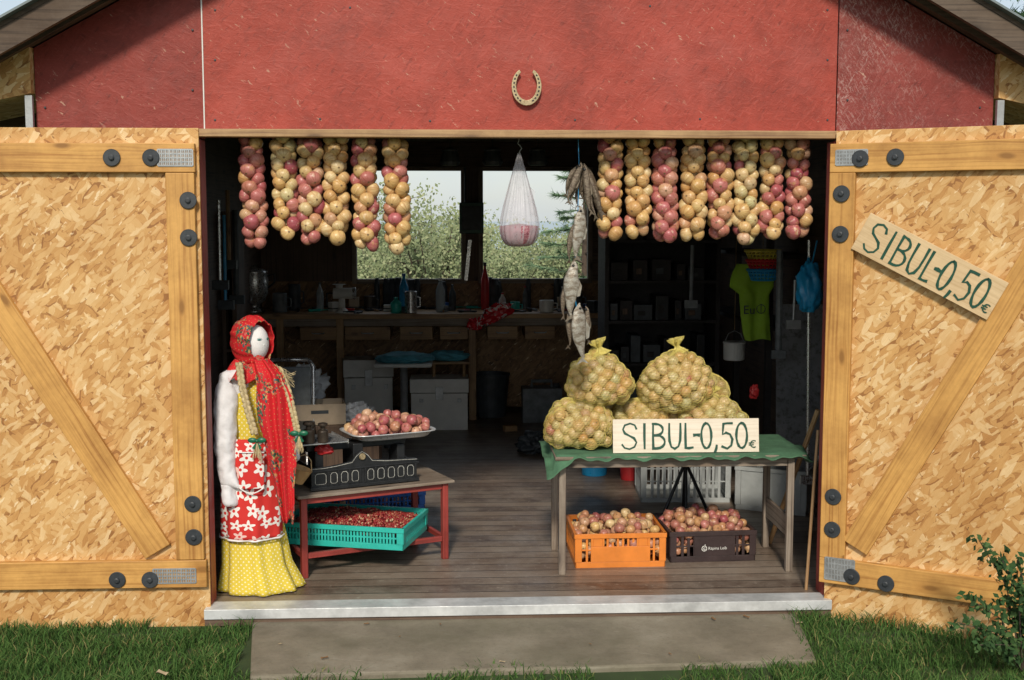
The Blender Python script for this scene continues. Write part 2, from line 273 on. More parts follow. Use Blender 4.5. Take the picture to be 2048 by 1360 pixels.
# ---------------------------------------------------------------- mesh tools
class MB:
    def __init__(s,M=None): s.v=[];s.f=[];s.u=[];s.mi=[];s.mats=[];s.M=M or Matrix()
    def add(s,vs,fs,m,uvs=None,L=None):
        b=len(s.v)
        if m not in s.mats: s.mats.append(m)
        k=s.mats.index(m); X=s.M@L if L else s.M
        s.v+=[X@Vector(p) for p in vs]
        for i,f in enumerate(fs):
            s.f.append([b+j for j in f]); s.mi.append(k); s.u.append(uvs[i] if uvs else None)
    def box(s,x0,x1,y0,y1,z0,z1,m,L=None):
        vs=[(x,y,z) for x in (x0,x1) for y in (y0,y1) for z in (z0,z1)]
        fs=[(0,1,3,2),(4,6,7,5),(0,4,5,1),(2,3,7,6),(0,2,6,4),(1,5,7,3)]
        d=(abs(x1-x0),abs(y1-y0),abs(z1-z0)); la=d.index(max(d)); ou,ov=U(0,20),U(0,20); uv=[]
        for f,ax in zip(fs,(0,0,1,1,2,2)):
            o=[a for a in (0,1,2) if a!=ax]
            if la in o: ua=la; va=[a for a in o if a!=la][0]
            else: ua,va=o
            uv.append([(vs[i][ua]+ou,vs[i][va]+ov) for i in f])
        s.add(vs,fs,m,uv,L)
    def grid(s,fn,nu,nv,m,cu=False,L=None,us=1,vs_=1):
        vs=[];fs=[];uv=[]
        cols=nu if cu else nu+1
        for j in range(nv+1):
            for i in range(cols): vs.append(fn(i/nu,j/nv))
        for j in range(nv):
            for i in range(nu):
                i2=(i+1)%cols if cu else i+1
                fs.append((j*cols+i,j*cols+i2,(j+1)*cols+i2,(j+1)*cols+i))
                uv.append([(i/nu*us,j/nv*vs_),((i+1)/nu*us,j/nv*vs_),((i+1)/nu*us,(j+1)/nv*vs_),(i/nu*us,(j+1)/nv*vs_)])
        s.add(vs,fs,m,uv,L)
    def lathe(s,prof,m,L=None,seg=20,fold=None,us=1,vs_=1):
        n=len(prof)-1
        def fn(u,v):
            r,z=prof[min(n,int(round(v*n)))]; a=-u*2*math.pi
            k=fold(u,v) if fold else 1
            return (r*k*math.cos(a),r*k*math.sin(a),z)
        s.grid(fn,seg,n,m,True,L,us,vs_)
    def tube(s,pts,rad,m,seg=8,L=None):
        pts=[Vector(p) for p in pts]; n=len(pts)
        if not isinstance(rad,(list,tuple)): rad=[rad]*n
        vs=[];fs=[];uv=[]; prev=None
        for i,p in enumerate(pts):
            t=(pts[min(n-1,i+1)]-pts[max(0,i-1)]).normalized()
            if prev is None: a=t.orthogonal().normalized()
            else: a=(prev-t*prev.dot(t)).normalized()
            prev=a; bb=t.cross(a)
            for k in range(seg):
                th=2*math.pi*k/seg; vs.append(p+(a*math.cos(th)+bb*math.sin(th))*rad[i])
        ls=[0]
        for i in range(1,n): ls.append(ls[-1]+(pts[i]-pts[i-1]).length)
        for i in range(n-1):
            for k in range(seg):
                k2=(k+1)%seg; fs.append((i*seg+k,i*seg+k2,(i+1)*seg+k2,(i+1)*seg+k))
                w=2*math.pi*rad[0]/seg
                uv.append([(ls[i],k*w),(ls[i],(k+1)*w),(ls[i+1],(k+1)*w),(ls[i+1],k*w)])
        fs.append(tuple(range(seg-1,-1,-1))); uv.append([(0,0)]*seg)
        fs.append(tuple((n-1)*seg+k for k in range(seg))); uv.append([(0,0)]*seg)
        s.add(vs,fs,m,uv,L)
    def ball(s,c,r,m,L=None,seg=14,rings=9):
        c=Vector(c); r=(r,r,r) if not isinstance(r,(tuple,list)) else r
        def fn(u,v):
            a=-u*2*math.pi; b=math.pi*(v-.5); d=Vector((math.cos(a)*math.cos(b),math.sin(a)*math.cos(b),math.sin(b)))
            return c+Vector((d.x*r[0],d.y*r[1],d.z*r[2]))
        s.grid(fn,seg,rings,m,True,L)
    def strip(s,pts,w,m,y,L=None):
        P=[Vector((p[0],p[1])) for p in pts]; n=len(P); vs=[];fs=[]
        for i,p in enumerate(P):
            t=(P[min(n-1,i+1)]-P[max(0,i-1)]).normalized(); nn=Vector((-t.y,t.x))
            ww=w*(1+.22*math.sin(i*1.7+p.x*90))/2
            if i==0: p=p-t*w*.3
            if i==n-1: p=p+t*w*.3
            vs+=[(p.x+nn.x*ww,y,p.y+nn.y*ww),(p.x-nn.x*ww,y,p.y-nn.y*ww)]
        for i in range(n-1): fs.append((2*i,2*i+1,2*i+3,2*i+2))
        s.add(vs,fs,m,None,L)
    def build(s,name,parent=None,label=None,category=None,group=None,kind=None,smooth=False,bevel=0,solid=0,sub=0,wire=0,origin=None):
        xs=[p.x for p in s.v]; ys=[p.y for p in s.v]; zs=[p.z for p in s.v]
        o=Vector(origin) if origin else Vector(((min(xs)+max(xs))/2,(min(ys)+max(ys))/2,min(zs)))
        me=bpy.data.meshes.new(name); me.from_pydata([p-o for p in s.v],[],s.f)
        for m in s.mats: me.materials.append(m)
        me.polygons.foreach_set('material_index',s.mi)
        uvl=me.uv_layers.new(name='UVMap'); flat=[]
        for f,uv in zip(s.f,s.u):
            if uv is None:
                n=(s.v[f[1]]-s.v[f[0]]).cross(s.v[f[2]]-s.v[f[0]])
                ax=max(range(3),key=lambda i:abs(n[i])); oo=[a for a in (0,1,2) if a!=ax]
                uv=[(s.v[i][oo[0]],s.v[i][oo[1]]) for i in f]
            for t in uv: flat+=[t[0],t[1]]
        uvl.data.foreach_set('uv',flat)
        if smooth: me.polygons.foreach_set('use_smooth',[True]*len(me.polygons))
        me.update()
        ob=bpy.data.objects.new(name,me); COL.objects.link(ob)
        if parent is not None:
            ob.parent=parent; ob.location=o-wl(parent)
        else: ob.location=o
        WL[ob.name]=o
        if solid:
            q=ob.modifiers.new('solid','SOLIDIFY'); q.thickness=solid; q.offset=0
        if bevel:
            q=ob.modifiers.new('bevel','BEVEL'); q.width=bevel; q.segments=2; q.limit_method='ANGLE'
        if wire:
            q=ob.modifiers.new('wire','WIREFRAME'); q.thickness=wire; q.use_even_offset=False
        tag(ob,label,category,group,kind); return ob
WL={}
def wl(o): return WL[o.name]
def tag(ob,label=None,category=None,group=None,kind=None):
    if label: ob['label']=label
    if category: ob['category']=category
    if group: ob['group']=group
    if kind: ob['kind']=kind
def root(name,p,label,category,group=None,parent=None):
    e=bpy.data.objects.new(name,None); e.empty_display_size=.05; COL.objects.link(e); p=Vector(p)
    e.location=p-(wl(parent) if parent else Vector()); WL[e.name]=p
    if parent: e.parent=parent
    tag(e,label,category,group); return e
def put(name,me,p,rot,sc,parent=None,label=None,category=None,group=None):
    o=bpy.data.objects.new(name,me); COL.objects.link(o); p=Vector(p)
    if parent: o.parent=parent; o.location=p-wl(parent)
    else: o.location=p
    WL[o.name]=p; o.rotation_euler=rot; o.scale=(sc,sc,sc) if not isinstance(sc,tuple) else sc
    tag(o,label,category,group); return o

# ---------------------------------------------------------------- onion meshes (unit radius)
ONP=[(.0,-.86),(.12,-.88),(.18,-.86),(.46,-.80),(.80,-.56),(.98,-.18),(.99,.14),(.86,.48),(.58,.74),(.28,.87),(.13,1.0),(.09,1.18),(.0,1.2)]
def onverts(seg,dent):
    vs=[];fs=[];uv=[]; n=len(ONP)
    for j,(r,z) in enumerate(ONP):
        for i in range(seg):
            a=-2*math.pi*i/seg; k=1+dent*noise.noise(Vector((math.cos(a)*1.2+dent*40,math.sin(a)*1.2,z)))
            vs.append((r*k*math.cos(a),r*k*math.sin(a),z))
    for j in range(n-1):
        for i in range(seg):
            i2=(i+1)%seg; fs.append((j*seg+i,j*seg+i2,(j+1)*seg+i2,(j+1)*seg+i))
            uv.append([(i/seg,j/(n-1)),((i+1)/seg,j/(n-1)),((i+1)/seg,(j+1)/(n-1)),(i/seg,(j+1)/(n-1))])
    return vs,fs,uv
OV,OF,OU=onverts(20,.14)
OV10,OF10,OU10=onverts(12,.14)
def onion_mesh(m):
    me=bpy.data.meshes.new('onion'); me.from_pydata(OV,[],OF); me.materials.append(m)
    u=me.uv_layers.new(name='UVMap'); u.data.foreach_set('uv',[x for f in OU for t in f for x in t])
    me.polygons.foreach_set('use_smooth',[True]*len(me.polygons)); return me
ME_on=onion_mesh(M_on); ME_onR=onion_mesh(M_onR); ME_onP=onion_mesh(M_onP); ME_onY=onion_mesh(M_onY); ME_onG=onion_mesh(M_onG)
def rndrot(): return Vector((U(-1,1),U(-1,1),U(-1,1))).to_track_quat('Z','Y')
def pack(n,rfn,inside,samp,floor_z,cand=14,k=.88):
    out=[]
    for _ in range(n):
        best=None; r=rfn()
        for _ in range(cand):
            x,y=samp()
            if not inside(x,y,r): continue
            z=floor_z+r
            for (a,b_,c,rr) in out:
                d2=(a-x)**2+(b_-y)**2; s=(r+rr)*k
                if d2<s*s: z=max(z,c+math.sqrt(s*s-d2))
            if best is None or z<best[2]: best=(x,y,z,r)
        if best: out.append(best)
    return out
def exposed(pts):
    ex=[];hid=[]
    for i,(x,y,z,r) in enumerate(pts):
        cov=sum(1 for j,(a,b_,c,rr) in enumerate(pts) if j!=i and c>z+r*.7 and (a-x)**2+(b_-y)**2<(1.5*r)**2)
        (hid if cov>=2 else ex).append((x,y,z,r))
    return ex,hid

# ================================================================ SETTING
g=MB(); g.box(-400,400,-50,700,-.5,-.08,M_ground); g.build('ground',label='grassy soil around the shed',kind='structure')
g=MB(); g.add([(-400,45,-.05),(400,45,-.05),(400,699,-.05),(-400,699,-.05)],[(0,1,2,3)],M_sea); g.build('sea',label='pale blue sea',kind='structure')
a=[G(494,1262,-.055),G(500,1352,-.055),G(1634,1320,-.055),G(1600,1232,-.055)]
SL=((a[0].x,5.02),(a[1].x,a[1].y),(a[2].x,a[2].y),(a[3].x,5.02))
g=MB(); top=[(p[0],p[1],-.055) for p in SL]
g.add(top+[(p[0],p[1],-.2) for p in top],[(0,1,2,3),(0,4,5,1),(1,5,6,2),(2,6,7,3)],M_conc)
g.build('path',label='stained concrete apron in front of the doorway',kind='structure',bevel=.01)
def onslab(x,y,m=.012):
    t=(5.02-y)/(5.02-SL[1][1]); xlft=SL[0][0]+(SL[1][0]-SL[0][0])*t; xr_=SL[3][0]+(SL[2][0]-SL[3][0])*t
    yf=SL[1][1]+(SL[2][1]-SL[1][1])*(x-SL[1][0])/(SL[2][0]-SL[1][0])
    return xlft-m<x<xr_+m and y>yf-m
g=MB()
def blades(n,x0,x1,y0,y1,h0,h1,dens=None):
    for _ in range(n):
        x=U(x0,x1); y=U(y0,y1)
        if onslab(x,y,U(-.06,.0)-.05*max(0,noise.noise(Vector((x*7,y*7,5))))) : continue
        if dens and not dens(x,y): continue
        cl=noise.noise(Vector((x*5,y*5,0)))
        h=U(h0,h1)*(1+.8*cl); w=U(.0012,.003); a=U(0,6.28); l=U(.3,1.0)*h; lx,ly=math.cos(a)*l,math.sin(a)*l; b=U(0,3.14); wx,wy=math.cos(b)*w,math.sin(b)*w; z=-.082
        g.add([(x-wx,y-wy,z),(x+wx,y+wy,z),(x+lx*.35+wx*.8,y+ly*.35+wy*.8,z+h*.6),(x+lx*.35-wx*.8,y+ly*.35-wy*.8,z+h*.6),(x+lx,y+ly,z+h*.9)],[(0,1,2,3),(3,2,4)],M_grass,[[(0,0)]*4,[(0,0)]*3])
blades(16000,-2.3,-.85,4.0,5.02,.025,.065,lambda x,y: y<4.97 or x<-1.3)
blades(12000,1.2,2.5,3.9,5.05,.025,.07)
blades(6500,-.9,1.4,4.0,4.48,.025,.05,lambda x,y: noise.noise(Vector((x*2.2,3,0)))>-.12 or y<4.3)
g.build('grass',label='short green grass with some dry blades',kind='stuff')
M_dead=simple('dead_leaf',(.22,.12,.05),.8); M_dead2=simple('pale_dead_leaf',(.42,.33,.2),.8)
def fallen(px,py,s,m,z=-.05):
    p=G(px,py,z); q=MB(Tr(p)@Rz(U(0,360))); n=9
    ring=[(s*(.6+.4*math.sin(i*2.1)**2)*math.cos(i/n*6.283),s*.6*(.7+.3*math.cos(i*1.3))*math.sin(i/n*6.283),.004+.3*s*abs(math.sin(i*1.9))) for i in range(n)]
    q.add([(0,0,.004)]+ring,[(0,1+i,1+(i+1)%n) for i in range(n)],m); q.build('fallen_leaf',label='small curled dry leaf lying on the ground',category='leaf',group='dry leaves on the ground')
for px,py,s,m in [(733,1250,.018,M_dead),(650,1318,.02,M_dead),(1427,1240,.02,M_dead),(1493,1236,.022,M_dead),(1005,1326,.015,M_dead2),(325,1350,.035,M_dead2),(880,1250,.012,M_dead),(1600,1248,.018,M_dead2),(1340,1310,.012,M_dead),(560,1290,.012,M_dead2),(1180,1290,.01,M_dead),(800,1275,.009,M_dead)]: fallen(px,py,s,m,-.05 if px>500 else -.03)

# ================================================================ SHED
YW=5.1
shed=root('shed',(0,YW,0),'red painted wooden shed with open double doors','shed')
OL,OR_=W(415,700,YW).x,W(1652,700,YW).x
xl,xr=W(70,180,YW).x,W(1988,180,YW).x
ztop=2.02
def rz(x): return 2.345+(min(x-xl,xr-x))*.55
s1,s2=W(406,130,YW).x,W(1675,130,YW).x
def gable(name,x0,x1,z0,m,yo=0,lab=None):
    q=MB(); xs=[x0]+([(xl+xr)/2] if x0<(xl+xr)/2<x1 else [])+[x1]
    f=[(x0,YW+yo,z0),(x1,YW+yo,z0)]+[(x,YW+yo,rz(x)) for x in reversed(xs)]
    n=len(f); bk=[(p[0],p[1]+.02,p[2]) for p in f]
    q.add(f+bk,[tuple(range(n))]+[(i,n+i,n+(i+1)%n,(i+1)%n) for i in range(n)],m)
    return q.build(name,shed,label=lab)
gable('wall',s1+.003,s2-.003,ztop,M_red)
gable('wall',xl,s1-.003,1.98,M_redS,.003,'red board panel beside the doorway')
gable('wall',s2+.003,xr,1.98,M_redW,.002,'worn red board panel with flaking paint')
q=MB(); q.box(xl,OL-.03,YW+.004,YW+.024,-.06,1.978,M_red); q.build('wall',shed)
q=MB(); q.box(OR_+.03,xr,YW+.004,YW+.024,-.06,1.978,M_red); q.build('wall',shed)
q=MB(); q.box(s1-.0025,s1+.0025,YW-.003,YW+.01,ztop,3.0,M_white); q.build('trim',shed,label='thin pale seam between boards')
for px,py in [(430,240),(640,238),(860,242),(1150,240),(1400,238),(1655,240),(1655,120),(430,120),(430,20),(1655,20),(700,15),(1300,12),(1695,60),(1695,200),(385,180),(385,60),(1960,215),(90,215)]:
    q=MB(Tr(W(px,py,YW-.001))@Rx(90)); q.lathe([(0,.003),(.004,.0025),(.005,0)],M_dark,None,8); q.build('screw',shed)
YB=10.45
q=MB(); q.box(xl,xl+.06,YW+.03,YB+.1,-.06,2.33,M_dkw); q.build('wall',shed,label='dark inner side wall')  # inner walls use dark colours so the interior shade is painted in
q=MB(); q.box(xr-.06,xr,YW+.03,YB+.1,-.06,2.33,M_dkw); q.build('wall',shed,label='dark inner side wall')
wins=[(W(702,0,YB).x,W(925,0,YB).x),(W(960,0,YB).x,W(1183,0,YB).x)]
zt,zb=W(900,338,YB).z,W(900,562,YB).z
q=MB()
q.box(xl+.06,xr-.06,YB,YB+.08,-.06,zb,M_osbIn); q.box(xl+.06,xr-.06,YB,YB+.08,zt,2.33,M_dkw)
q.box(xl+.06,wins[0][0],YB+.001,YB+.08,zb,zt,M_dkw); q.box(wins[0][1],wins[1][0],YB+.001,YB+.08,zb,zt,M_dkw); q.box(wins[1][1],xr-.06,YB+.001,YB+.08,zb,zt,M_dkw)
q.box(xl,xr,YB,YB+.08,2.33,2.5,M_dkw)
q.build('wall',shed,label='back wall of dark boards with two windows')
for a0,a1 in wins:
    q=MB(); t=.035
    q.box(a0-.02,a0+t*.6,YB-.03,YB+.05,zb-.02,zt+.02,M_grey); q.box(a1-t*.6,a1+.02,YB-.03,YB+.05,zb-.02,zt+.02,M_grey)
    q.box(a0+t*.6,a1-t*.6,YB-.03,YB+.05,zt-.015,zt+.02,M_grey); q.box(a0+t*.6,a1-t*.6,YB-.06,YB+.05,zb-.02,zb+.02,M_grey)
    q.build('window',shed,bevel=.003)
q=MB(); q.box(xl+.06,xr-.06,5.09,YB,-.07,0,M_floor); fl=q.build('floor',label='worn dark floorboards inside the shed',kind='structure')
uvd=fl.data.uv_layers[0].data
for lp in fl.data.loops:
    co=fl.data.vertices[lp.vertex_index].co; uvd[lp.index].uv=(co.x+3,co.y+3)
q=MB(); q.box(OL-.02,OR_+.02,4.99,5.10,.0,.004,M_sill); q.box(OL-.02,OR_+.02,4.986,4.992,-.038,.004,M_sill); q.box(OL-.02,OR_+.02,4.995,5.088,-.07,-.001,M_dkw)
q.build('threshold',shed,label='galvanised metal door threshold',bevel=.0015)
q=MB(); q.box(OL-.05,OR_+.05,5.04,5.095,ztop-.035,ztop-.003,M_pineO); q.build('beam',shed,bevel=.003)
q=MB(); q.box(OL-.05,OR_+.05,5.15,5.20,ztop-.03,ztop+.1,M_dkw); q.build('beam',shed,label='dark inner lintel beam')
for x in (OL,OR_):
    q=MB(); sgn=-1 if x<0 else 1
    q.box(min(x,x+sgn*.04),max(x,x+sgn*.04),5.06,5.16,0,ztop-.045,M_redw); q.build('jamb',shed,bevel=.002)
def roofside(sg):
    q=MB(); xm=(xl+xr)/2; x0=xl if sg<0 else xr
    pts=[(xm,rz(xm)),(x0+sg*.62,rz(x0)-.62*.55)]
    def slab(y0,y1,t0,t1,m):
        v=[]
        for y in (y0,y1):
            for x,z in pts:
                for t in (t0,t1): v.append((x,y,z+t))
        q.add(v,[(0,2,3,1),(4,5,7,6),(0,4,6,2),(1,3,7,5),(2,6,7,3),(0,1,5,4)],m)
    slab(4.86,YB+.4,.07,.09,M_roof); slab(4.82,YB+.45,.09,.10,M_roofm)
    slab(4.86,4.885,-.03,.068,M_roof)
    for y in (5.03,6.0,7.0,8.0,9.0,10.0): slab(y,y+.05,-.04 if y>5.1 else .0,.068,M_dkw)
    q.build('roof',shed,label='dark gable roof overhang')
    q=MB(); xa=x0+sg*.003; xb=x0+sg*.55; z0=2.16
    f=[(xa,5.06,z0),(xb,5.06,z0-.12),(xb,5.06,rz(x0)-.55*.55),(xa,5.06,rz(x0))]
    if sg<0: f=f[::-1]
    q.add(f+[(p[0],5.6,p[2]) for p in f],[(0,3,2,1),(4,5,6,7),(0,1,5,4),(1,2,6,5),(2,3,7,6),(3,0,4,7)],M_osb)
    q.build('eave',shed)
    q=MB(); q.box(min(x0,x0+sg*.03),max(x0,x0+sg*.03),5.06,5.08,1.9,2.15,M_galv); q.build('bracket',shed,bevel=.001)
roofside(-1); roofside(1)
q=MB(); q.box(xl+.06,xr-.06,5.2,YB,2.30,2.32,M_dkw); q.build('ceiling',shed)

def door(M,wd,sg,lab,rails,discs,straps):
    def X(a,b): return (min(a,b),max(a,b))
    q=MB(M); x0,x1=X(0,sg*wd)
    zt_,zb_=rails['top'],rails['bot']
    q.box(x0,x1,0,.014,zb_,zt_,M_osb); d=q.build('door',shed,label=lab,bevel=.002)
    for nm,(xa,xb,za,zc) in rails['planks']:
        q=MB(M); q.box(min(xa,xb),max(xa,xb),-.030,-.0015,za,zc,M_pine); q.build(nm,d,bevel=.003)
    (xa,za),(xb,zc),wid=rails['brace']
    dx,dz=xb-xa,zc-za; ln=math.hypot(dx,dz); an=math.degrees(math.atan2(dz,dx))
    q=MB(M@Tr((xa,0,za))@Ry(-an)); q.box(0,ln,-.028,-.0025,-wid/2,wid/2,M_pine); q.build('brace',d,bevel=.003)
    for x,z in discs:
        q=MB(M@Tr((x,-.031,z))@Rx(90+U(-3,3))@Ry(U(-3,3)))
        q.lathe([(0,.0),(.033,.0),(.035,.002),(.035,.006),(.033,.008),(.011,.008),(.011,.016),(.007,.018),(0,.018)],M_rub,seg=24); q.build('bolt',d,smooth=False)
    for (xa,xb,za,zc) in straps:
        q=MB(M); y0,y1=-.034,-.0305; nx,nz=9,4; W_,H_=xb-xa,zc-za
        for i in range(nz+1):
            z=za+H_*i/nz; q.box(xa,xb,y0,y1,z-.003,z+.003,M_galv)
        for i in range(nx*2+1):
            x=xa+W_*i/(nx*2); w=.0018 if i%2 else .0035; q.box(x-w,x+w,y0-.0006,y1-.0003,za,zc,M_galv)
        q.build('hinge',d)
YD=5.03
ML=Tr((W(408,700,YD).x,YD,0))
def Lp(px,py,M=ML): return loc(px,py,M,-.0)
lt=Lp(405,256)[1]; lb=Lp(405,1254)[1]; DW=1.30
pl=[('rail',(0-.012,-DW,Lp(300,345)[1],Lp(300,287)[1])),('rail',(-.008,-DW,Lp(300,1172)[1],Lp(300,1118)[1])),
    ('stile',(Lp(346,700)[0]-.005,Lp(400,700)[0],Lp(300,1117)[1],Lp(300,346)[1])),('stile',(-DW,-DW+.11,Lp(300,1117)[1],Lp(300,346)[1]))]
pa=Lp(318,1100); pb=Lp(-5,605)
k=(-DW+.13-pa[0])/(pb[0]-pa[0]); pb2=(pa[0]+(pb[0]-pa[0])*k,pa[1]+(pb[1]-pa[1])*k)
if pb2[1]>pl[0][1][2]-.05:
    k=(pl[0][1][2]-.06-pa[1])/(pb[1]-pa[1]); pb2=(pa[0]+(pb[0]-pa[0])*k,pa[1]+(pb[1]-pa[1])*k)
dl=[Lp(*p) for p in [(228,316),(306,316),(380,401),(381,475),(389,1004),(391,1070),(239,1155),(304,1155)]]
st=[]
for a0,b0,c0,d0 in [(320,300,388,332),(311,1133,394,1162)]:
    p=Lp(a0,d0); r_=Lp(c0,b0); st.append((p[0],r_[0],p[1],r_[1]))
door(ML,DW,-1,'open barn door of orange strand board',{'top':lt,'bot':lb,'planks':pl,'brace':(pa,pb2,.12)},dl,st)
MR=Tr((W(1661,700,5.02).x,5.02,0))@Rz(-31)
def Rp(px,py): return loc(px,py,MR,-.0)
rt_=Rp(1670,262)[1]; rb=Rp(1645,1240)[1]
z1=Rp(1720,345)[1]; z2=Rp(1720,287)[1]; z3=Rp(1712,1170)[1]; z4=Rp(1712,1120)[1]
xs0,xs1=Rp(1653,700)[0],Rp(1704,700)[0]
pr=[('rail',(xs0,DW,z1,z2)),('rail',(xs0,DW,z3,z4)),('stile',(xs0,xs1,z4+.001,z1-.001)),('stile',(DW-.11,DW,z4+.001,z1-.001))]
pa=Rp(1712,1092); pb=Rp(2040,568); k=(z1-.06-pa[1])/(pb[1]-pa[1]); pb2=(pa[0]+(pb[0]-pa[0])*k,pa[1]+(pb[1]-pa[1])*k)
if pb2[0]>DW-.13:
    k=(DW-.13-pa[0])/(pb[0]-pa[0]); pb2=(pa[0]+(pb[0]-pa[0])*k,pa[1]+(pb[1]-pa[1])*k)
dl=[Rp(*p) for p in [(1724,318),(1794,315),(1663,388),(1661,468),(1649,988),(1647,1053),(1707,1149),(1775,1163)]]
dl=[(max(x,.036),z) for x,z in dl]
st=[]
for a0,b0,c0,d0 in [(1664,300,1738,331),(1646,1118,1712,1152)]:
    p=Rp(a0,d0); r_=Rp(c0,b0); st.append((max(p[0],.01),r_[0],p[1],r_[1]))
door(MR,DW,1,'open barn door of orange strand board angled outward',{'top':rt_,'bot':rb,'planks':pr,'brace':(pa,pb2,.115)},dl,st)

# ================================================================ SIGNS
def arc(cx,cy,rx,ry,a0,a1,n=10): return [(cx+rx*math.cos(math.radians(a0+(a1-a0)*i/n)),cy+ry*math.sin(math.radians(a0+(a1-a0)*i/n))) for i in range(n+1)]
GL={'S':[[(.95,.80),(.85,.95),(.55,1.02),(.2,.95),(.08,.78),(.2,.62),(.5,.52),(.8,.42),(.95,.25),(.82,.07),(.5,-.02),(.18,.03),(.02,.16)]],
'I':[[(.5,1),(.48,.5),(.5,0)]],
'B':[[(.1,1),(.08,.5),(.1,0)],[(.05,1)]+arc(.3,.76,.5,.23,90,-90,8)+[(.1,.53)],[(.1,.53)]+arc(.35,.265,.58,.265,90,-90,8)+[(.05,0)]],
'U':[[(.05,1),(.04,.6),(.06,.3),(.2,.06),(.48,-.02),(.78,.08),(.92,.32),(.95,.65),(.95,1)]],
'L':[[(.1,1),(.08,.5),(.1,.02)],[(.04,.01),(.5,.0),(1,.03)]],
'-':[[(0,.5),(.5,.51),(1,.5)]],'0':[arc(.5,.5,.46,.51,95,455,18)],',':[[(.6,.08),(.5,-.05),(.2,-.2)]],
'5':[[(.95,1),(.5,1),(.18,.98)],[(.2,.98),(.15,.75),(.12,.55),(.4,.62),(.75,.55),(.95,.35),(.85,.1),(.5,-.03),(.05,.06)]],
'€':[arc(.6,.45,.42,.45,60,300,12),[(.0,.58),(.6,.6)],[(.0,.32),(.55,.34)]]}
LAY=[('S',.06,.165,.13,.86),('I',.195,.235,.13,.86),('B',.265,.36,.13,.86),('U',.380,.465,.13,.86),('L',.490,.545,.13,.86),('-',.553,.588,.05,.98),('0',.60,.675,.13,.86),(',',.69,.72,.15,.86),('5',.74,.82,.13,.86),('0',.84,.92,.13,.86),('€',.93,.985,.14,.36)]
def sign(M,wd,ht,label,mb):
    q=MB(M); q.box(0,wd,0,.008,0,ht,mb); s=q.build('sign',label=label,category='sign',bevel=.0015)
    q=MB(M); y=-.0012
    for ch,x0,x1,z0,z1_ in LAY:
        for st_ in GL[ch]:
            w=.0105 if ch!='€' else .005
            if ch=='-': w=.014
            q.strip([((x0+(x1-x0)*p[0])*wd,(z0+(z1_-z0)*p[1])*ht) for p in st_],w,M_green,y); y-=.00015
    q.build('lettering',s)
    return s
c0=loc(1702,497,MR,-.04); c1=loc(1968,637,MR,-.04); c3=loc(1728,418,MR,-.04)
an=math.degrees(math.atan2(c1[1]-c0[1],c1[0]-c0[0])); wd=math.hypot(c1[0]-c0[0],c1[1]-c0[1]); ht=math.hypot(c3[0]-c0[0],c3[1]-c0[1])
sign(MR@Tr((c0[0],-.041,c0[1]))@Ry(-an),wd*1.02,ht*.98,'hand painted onion price board nailed tilted on door',M_board)

hc=W(1053,172,YW-.02); q=MB(Tr(hc)@Rx(90))
vs=[];fs=[]; n=28
for i in range(n+1):
    t=i/n; a=math.radians(-90)+ (t-.5)*math.radians(300)
    w=.0065+.0045*math.sin(math.pi*t)**.7
    cx,cy=math.cos(a),math.sin(a)
    for r_,z in ((-w,0),(-w,.008),(w,.008),(w,0)):
        vs.append(((.053+r_)*cx,(.070+r_)*cy,z))
for i in range(n):
    for k in range(4): fs.append((4*i+k,4*i+(k+1)%4,4*i+4+(k+1)%4,4*i+4+k))
fs+= [(0,3,2,1),(4*n,4*n+1,4*n+2,4*n+3)]
q.add(vs,fs,M_gold); h=q.build('horseshoe',label='brass horseshoe nailed open end up on red board',category='horseshoe',bevel=.0015)
q=MB(Tr(hc)@Rx(90))
for i in range(8):
    for sgn in (-1,1):
        a=math.radians(-90)+sgn*math.radians(30+i*14); q.box(-.003,.003,-.004,.004,.0078,.0094,M_blk,Tr((.053*math.cos(a),.070*math.sin(a),0))@Matrix.Rotation(a,4,'Z'))
q.build('nail_marks',h)

# ================================================================ ONION BRAIDS
def braid(pxt,pxb,pyb,mes,lab,pyt=276):
    Yb=5.235; top=W(pxt,pyt,Yb); bot=W(pxb,pyb,Yb); L=(top.z-bot.z)
    e=root('onion_braid',bot,lab,'onion braid','onion braids hanging in the doorway')
    q=MB(); q.tube([top+Vector((0,0,.08)),top,(top+bot)/2+Vector((.004,0,0)),bot+Vector((0,0,.06))],[.004,.009,.014,.010],M_twine,6); q.build('string',e)
    z=.030; ph=U(0,6.28); i=0; rowh=U(.0385,.0415)
    while z<L+.01:
        t=z/L; wd_=1.12-.12*t
        cnt=2 if z<.045 else 3
        for k in range(cnt):
            r=U(.0275,.0355)*(1.04-.07*t); rad=r*.98*wd_
            if z<.04: rad*=.75
            a=ph+k*6.283/cnt+U(-.18,.18); zz=z+U(-.008,.008)
            p=bot.lerp(top,min(1.02,zz/L))+Vector((math.cos(a)*rad,math.sin(a)*rad,0))
            v=Vector((-math.cos(a),-math.sin(a),U(-.2,1.0)))
            put('onion',random.choice(mes),p,v.to_track_quat('Z','Y').to_euler(),(r,r,r*U(.84,.96)),e)
        z+=rowh*U(.94,1.08); ph+=1.047+U(-.2,.2); i+=1
Rr=([ME_onR,ME_onR,ME_onR,ME_on],'string of mostly pink onions hanging from beam'); Yy=([ME_onY,ME_onY,ME_on,ME_onY],'string of mostly golden onions hanging from beam')
Mx=([ME_on,ME_onY,ME_onR],'string of mixed yellow and pink onions hanging'); Gg=([ME_onG,ME_onG,ME_onY,ME_onR],'string of pale greenish onions hanging from beam')
